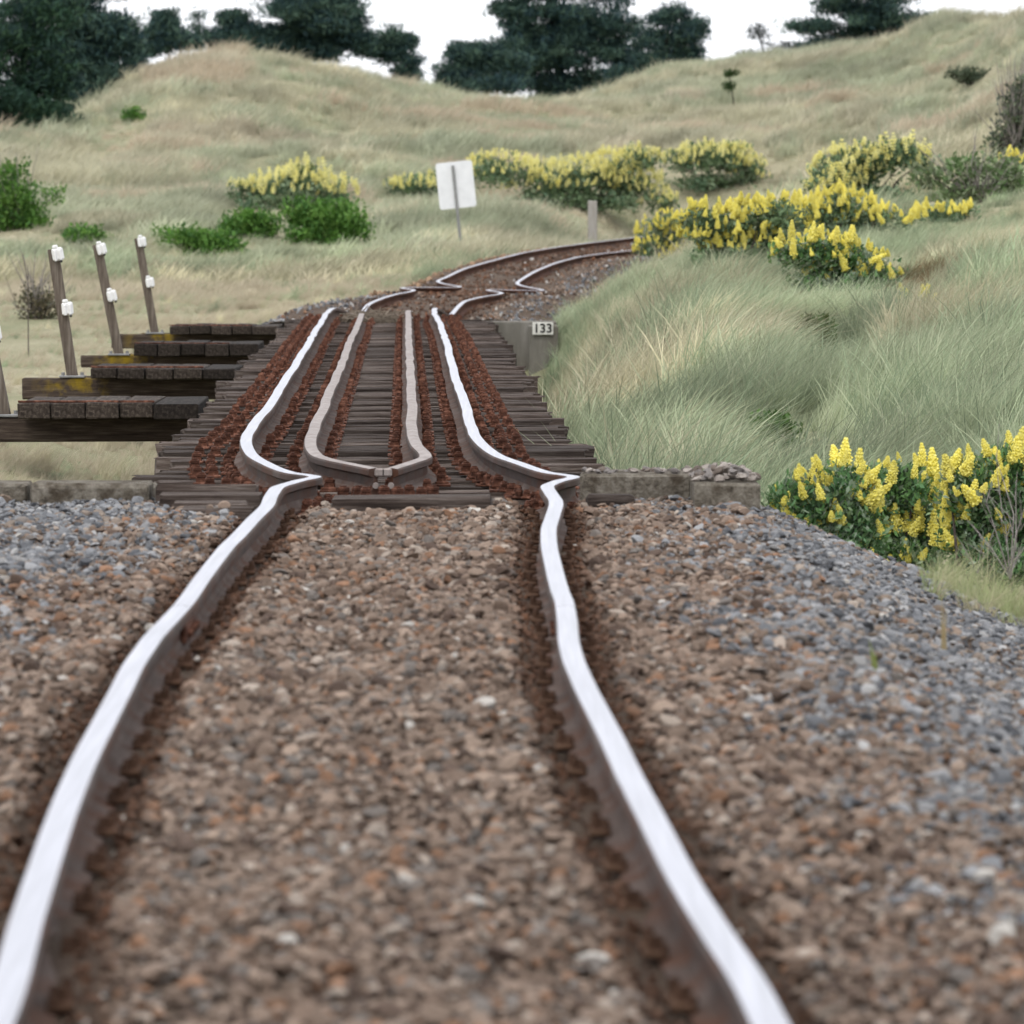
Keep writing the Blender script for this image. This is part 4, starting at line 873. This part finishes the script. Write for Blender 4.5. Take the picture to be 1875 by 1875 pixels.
lupin('few lupin spikes under the leafless shrub at the right edge', 76, [(1850,305,22,14)], 6, 12, True, 1.4, .05)
lupin('tall round lupin bush with dense yellow tips before the far dune', 86, [(1545,320,60,40),(1520,345,44,26),(1590,300,44,30),(1650,285,46,22),(1690,300,22,18)], 300, 280, False, .66, .09, low=-.9)
lupin('rounded lupin bush with a dark green core in the middle distance', 124, [(1310,295,60,24),(1370,315,36,26),(1250,295,36,18),(1280,275,30,10),(1340,280,36,12)], 260, 200, False, .74, .12)
lupin('long yellow lupin hedge right of the white sign', 127, [(920,315,60,28),(990,335,70,34),(1060,330,70,36),(1120,320,50,38),(1160,345,60,36),(880,310,24,24),(1170,295,40,20),(1205,370,36,12)], 760, 380, False, .72, .12)
lupin('low pale lupin patch left of the white sign', 124, [(760,343,48,14),(790,338,24,16),(720,345,20,8)], 80, 50, False, .7, .12)
lupin('left lupin bush standing behind the green bushes', 120, [(545,345,66,32),(500,350,56,22),(600,350,56,26),(560,320,40,20),(440,350,30,12)], 210, 200, False, .85, .12)

# ---------------------------------------------------------------- grass
def tuft_mesh(k, n, hgt, width, spread, lean, segs=3):
    r = np.random.default_rng(300 + k); V = []; Fc = []
    for i in range(n):
        a = r.uniform(0, 6.28); rad = spread * math.sqrt(r.random()); bx, by = rad*math.cos(a), rad*math.sin(a); h = hgt * r.uniform(.45, 1.1)
        dx, dy = lean * r.uniform(.2, 1.4) + r.normal()*.3, r.normal()*.3; wa = r.uniform(0, 3.14); w = width * r.uniform(.6, 1.2); wx, wy = math.cos(wa)*w, math.sin(wa)*w*.6; b0 = len(V)
        for s_ in range(segs):
            t = s_/segs; k_ = t**1.7; V += [(bx + dx*h*k_ - wx*(1-t*.6), by + dy*h*k_ - wy, h*(t - .18*k_)), (bx + dx*h*k_ + wx*(1-t*.6), by + dy*h*k_ + wy, h*(t - .18*k_))]
        V.append((bx + dx*h, by + dy*h, h*.82))
        for s_ in range(segs - 1): Fc.append((b0+2*s_, b0+2*s_+1, b0+2*s_+3, b0+2*s_+2))
        e = b0 + 2*(segs-1); Fc.append((e, e+1, b0 + 2*segs))
    me = bpy.data.meshes.new('grass_tuft'); me.from_pydata(V, [], Fc); me.materials.append(M_grass); me.polygons.foreach_set('use_smooth', [True]*len(Fc)); me.update(); return me
NEARG = lib('near_grass', [bpy.data.objects.new('grass_near_%02d' % k, tuft_mesh(k, 58, .55, .0033, .10, .55, 4)) for k in range(5)])
FARG = lib('far_grass', [bpy.data.objects.new('grass_far_%02d' % k, tuft_mesh(20 + k, 46, .5, .010, .24, .45, 3)) for k in range(5)])
STRAW = np.array([[.57,.525,.36],[.62,.57,.41],[.51,.485,.325]]); SAGE = np.array([[.38,.43,.275],[.29,.355,.225],[.45,.485,.325]]); PINK = np.array([[.6,.51,.385],[.57,.5,.375]])
def grass(name, n, za, zb, pxa, pxb, coll, seed, hs, dens=None, label='', tus=11):
    r = np.random.default_rng(seed); Y = np.sqrt(r.uniform(za**2, zb**2, n)); px = r.uniform(pxa, pxb, n); X = (px - CX) * Y / F
    # most of it grows in tussocks that share colour, height and lean
    nc = n // tus; k = r.integers(0, nc, n); loose = r.random(n) < .3; sgm = .16 if coll is NEARG else .42
    tone = np.where(loose, r.uniform(.8, 1.2, n), r.uniform(.7, 1.25, nc)[k]); tall = np.where(loose, r.uniform(.5, .9, n), r.uniform(.65, 1.3, nc)[k]); turn = np.where(loose, r.normal(scale=.9, size=n), r.normal(scale=.55, size=nc)[k])
    X = np.where(loose, X, X[k] + r.normal(size=n)*sgm); Y = np.where(loose, Y, Y[k] + r.normal(size=n)*sgm); px = CX + F*X/Y
    Zg = ground(X, Y); py = HY + F*(CH - Zg)/Y
    o = X - mid(np.clip(Y, Y0, YEND)); on = (Y < YEND)
    keep = ~(on & (np.abs(o) < np.where(Y < Y_FAR, 1.3 + .5*sstep(46, 54, Y)*(o > 0), np.where(o < 0, 1.9 - .65*sstep(70, 77, Y), 1.75))))
    if dens is not None: keep &= r.random(n) < dens(X, Y, px, py)
    X, Y, Zg, px, py, tone, tall, turn = X[keep], Y[keep], Zg[keep], px[keep], py[keep], tone[keep], tall[keep], turn[keep]; n = len(X)
    sg = noise2(X, Y*.6, 3.0, 41)*.6 + noise2(X, Y, 1.1, 42)*.4; green = sstep(.36, .62, sg)
    c = np.where((r.random(n) < green)[:, None], SAGE[r.integers(0, 3, n)], STRAW[r.integers(0, 3, n)])
    pk = (noise2(X, Y*.5, 2.6, 44) > .8) & (Y > 125); c[pk] = PINK[r.integers(0, 2, pk.sum())]
    c = c * (.62 + .76*noise2(X, Y, 1.3, 45))[:, None] * (tone * r.uniform(.85, 1.15, n))[:, None]
    br = (noise2(X, Y, 2.0, 48) > .8) & (Y < 60) & (px > 1400); c[br] = c[br] * np.array([.62, .5, .42])
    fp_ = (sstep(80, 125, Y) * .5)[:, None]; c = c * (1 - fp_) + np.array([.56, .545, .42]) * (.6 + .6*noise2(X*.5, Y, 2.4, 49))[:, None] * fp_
    pk = (noise2(X*.6, Y, 2.6, 44) > .77) & (Y > 118); c[pk] = PINK[r.integers(0, 2, pk.sum())] * r.uniform(.85, 1.1, pk.sum())[:, None]
    h = hs * r.uniform(.8, 1.15, n) * tall * (.75 + .5*noise2(X, Y, 2.2, 46)); left = (px < 760) & (Y < 92)
    c[left] = np.where((r.random(left.sum()) < .75)[:, None], np.array([.53,.465,.35]), c[left]); h = np.where(left, h*.55, h)
    if coll is NEARG: h = h * np.where(px > 900, 1 - .4*sstep(48, 60, Y), 1)
    for cx_, cy_, cr_, st_ in (CLEAR if name != 'short_grass' else []):
        w = sstep(cr_ + .5, cr_ * .8, np.abs(X - cx_)); back = cy_ - Y; rg = 2.5 + cy_ * .05
        h *= 1 - w * st_ * sstep(-1.2, -.2, -np.abs(back - rg * .4) / (rg * .75))
    ob = scatter(name, np.stack([X, Y, Zg - .02], 1), np.stack([r.normal(scale=.1, size=n), r.normal(scale=.12, size=n), turn], 1), np.stack([h*1.1, h*1.1, h], 1), c, r.integers(0, 5, n), coll)
    return tag(ob, label, 'grass', kind='stuff')
grass('marram_grass', 20000, 27, 76, 1000, 2150, NEARG, 61, 1.12, None, 'tall pale dune grass leaning on the bank right of the bridge')
grass('dry_grass', 13000, 31, 92, -300, 900, NEARG, 62, .62, lambda X, Y, px, py: np.clip(.4 + .6*sstep(66, 84, Y) + .6*(Y < 48), 0, 1) * (noise2(X, Y, 1.5, 47) > .25), 'short dry straw grass on the flat left of the bridge')
grass('dune_grass', 42000, 76, 200, -350, 2200, FARG, 63, .95, lambda X, Y, px, py: np.where(Y < 100, .8, 1.0) * ~((px < 760) & (Y < 84)), 'pale dune grass covering the far dunes')
grass('short_grass', 16000, 58, 150, -350, 2200, FARG, 64, .42, lambda X, Y, px, py: ~((px < 760) & (Y < 84)), 'low grass filling the gaps between bushes and tussocks')

# ---------------------------------------------------------------- dry weeds, debris
def twig_plant(name, label, cat, base, tips, mat, rad, group=None, side=3, seed=0):
    r = np.random.default_rng(seed); t = empty(name, base, label, cat, group)
    for e in tips:
        mb = MB(); b = np.array(base); e = np.array(e); m1 = b*.5 + e*.5 + r.normal(size=3)*.02; mb.tube([b, m1, e], [rad, rad*.75, rad*.3], 5)
        for k in range(side):
            f = r.uniform(.35, .95); st = b*(1-f) + e*f; d = (e - b)*.22 + r.normal(size=3)*np.linalg.norm(e-b)*.1; mb.tube([st, st + d], [rad*.5, rad*.2], 4)
        child_at('stem', mb.mesh('stem', mat), t)
    return t
zb = P(0, 1075, 23.2)[2]
twig_plant('dead_weed', 'bare pale dead weed at the right end of the gravel slope', 'weed', P(1850, 1060, 23.4), [P(x, y, 23.4 + dz_) for x, y, dz_ in ((1822,830,.1),(1800,900,0),(1860,880,.2),(1878,920,-.1),(1780,960,.1),(1840,950,0),(1870,1000,.1))], M_twig, .0035, side=6, seed=3)
twig_plant('dead_weed', 'short dry stalks in front of the pale herb on the gravel slope', 'weed', P(1790, 1050, 23.3), [P(x, y, 23.3) for x, y in ((1750,980),(1770,995),(1800,990),(1815,1000))], M_twig, .0025, side=3, seed=4)
twig_plant('dead_branch', 'thin bare dark branch leaning in the grass of the right bank', 'branch', P(1578, 830, 43), [P(1520, 715, 43), P(1560, 760, 43)], M_twigdark, .006, side=2, seed=5)
twig_plant('dead_branch', 'pale crooked dead branch on the right bank above near lupins', 'branch', P(1695, 820, 40), [P(1712, 735, 40), P(1665, 745, 40)], M_twig, .007, side=2, seed=6)
twig_plant('dead_weed', 'thin dark dead stalk standing left of the nearest visible post', 'weed', P(52, 660, 64), [P(51, 485, 64)], M_twigdark, .008, side=3, seed=7)
for k, (x, y0_, y1_, lab) in enumerate(((1600, 1232, 1170, 'thin green grass blade alone in the grey gravel'), (1725, 1205, 1090, 'dry straw stalk standing in the grey gravel'))):
    Z = ZY(y0_); p = P(x, y0_, Z)
    for _ in range(5): zz = float(bed_z(p[0], p[1])); Z = F*(CH - zz)/(y0_ - HY); p = np.array([(x-CX)*Z/F, Z, zz])
    e = P(x + (4 if k else -3), y1_, Z); mb = MB()
    for q in range(3): mb.tube([p + np.array([q*.006, 0, -.01]), (p+e)/2 + np.array([q*.005 - .004, 0, 0]), e + np.array([(q-1)*.008, 0, -.02*q])], [.0028, .0022, .0006], 4)
    m_, n_, l_, b_, o_ = new_mat('blade_%s' % ('straw' if k else 'green')); b_.inputs['Base Color'].default_value = (.33,.26,.13,1) if k else (.2,.24,.06,1); b_.inputs['Roughness'].default_value = .7
    ob = link('grass_sprig', mb.mesh('grass_sprig', m_)); tag(ob, lab, 'grass blade')
r = np.random.default_rng(95); n = 60; px = r.uniform(1690, 1990, n); Ye = r.uniform(21.9, 23.7, n); Xe = (px - CX)*Ye/F; h = r.uniform(.28, .5, n)
keep = HY + F*(CH - bed_z(Xe, Ye))/Ye > 1005 + (px - 1690)*.12; kk = keep.sum()
tag(scatter('edge_grass', np.stack([Xe, Ye, bed_z(Xe, Ye) - .02], 1)[keep], np.stack([r.normal(size=n)*.15, -.3 + r.normal(size=n)*.2, r.normal(size=n)], 1)[keep], np.stack([h*1.1, h*1.1, h*.8], 1)[keep], np.array([(.36,.42,.2), (.5,.46,.3), (.42,.45,.24)])[r.integers(0, 3, kk)], r.integers(0, 5, kk), NEARG), 'thin pale grass along the lower edge of the gravel slope', 'grass', kind='stuff')
# heap of dry weed on the far end of the guard rail
r = np.random.default_rng(90); Zw = 62.5; mb = MB()
for k in range(420):
    c = P(682 + r.normal()*24, 588 + r.normal()*6, Zw + r.normal()*.25); d = r.normal(size=3)*np.array([.12, .1, .035]); mb.tube([c - d, c + d*.2 + [0, 0, .02], c + d], .006, 3, cap=False)
tag(link('weed_heap', mb.mesh('weed_heap', noise_mat('dry_weed', [(.3, (.1,.08,.06)), (.7, (.27,.22,.17))], 20, 4, .9, 0))), 'tangled heap of dry weed lying over the far guard rail end', 'weeds')
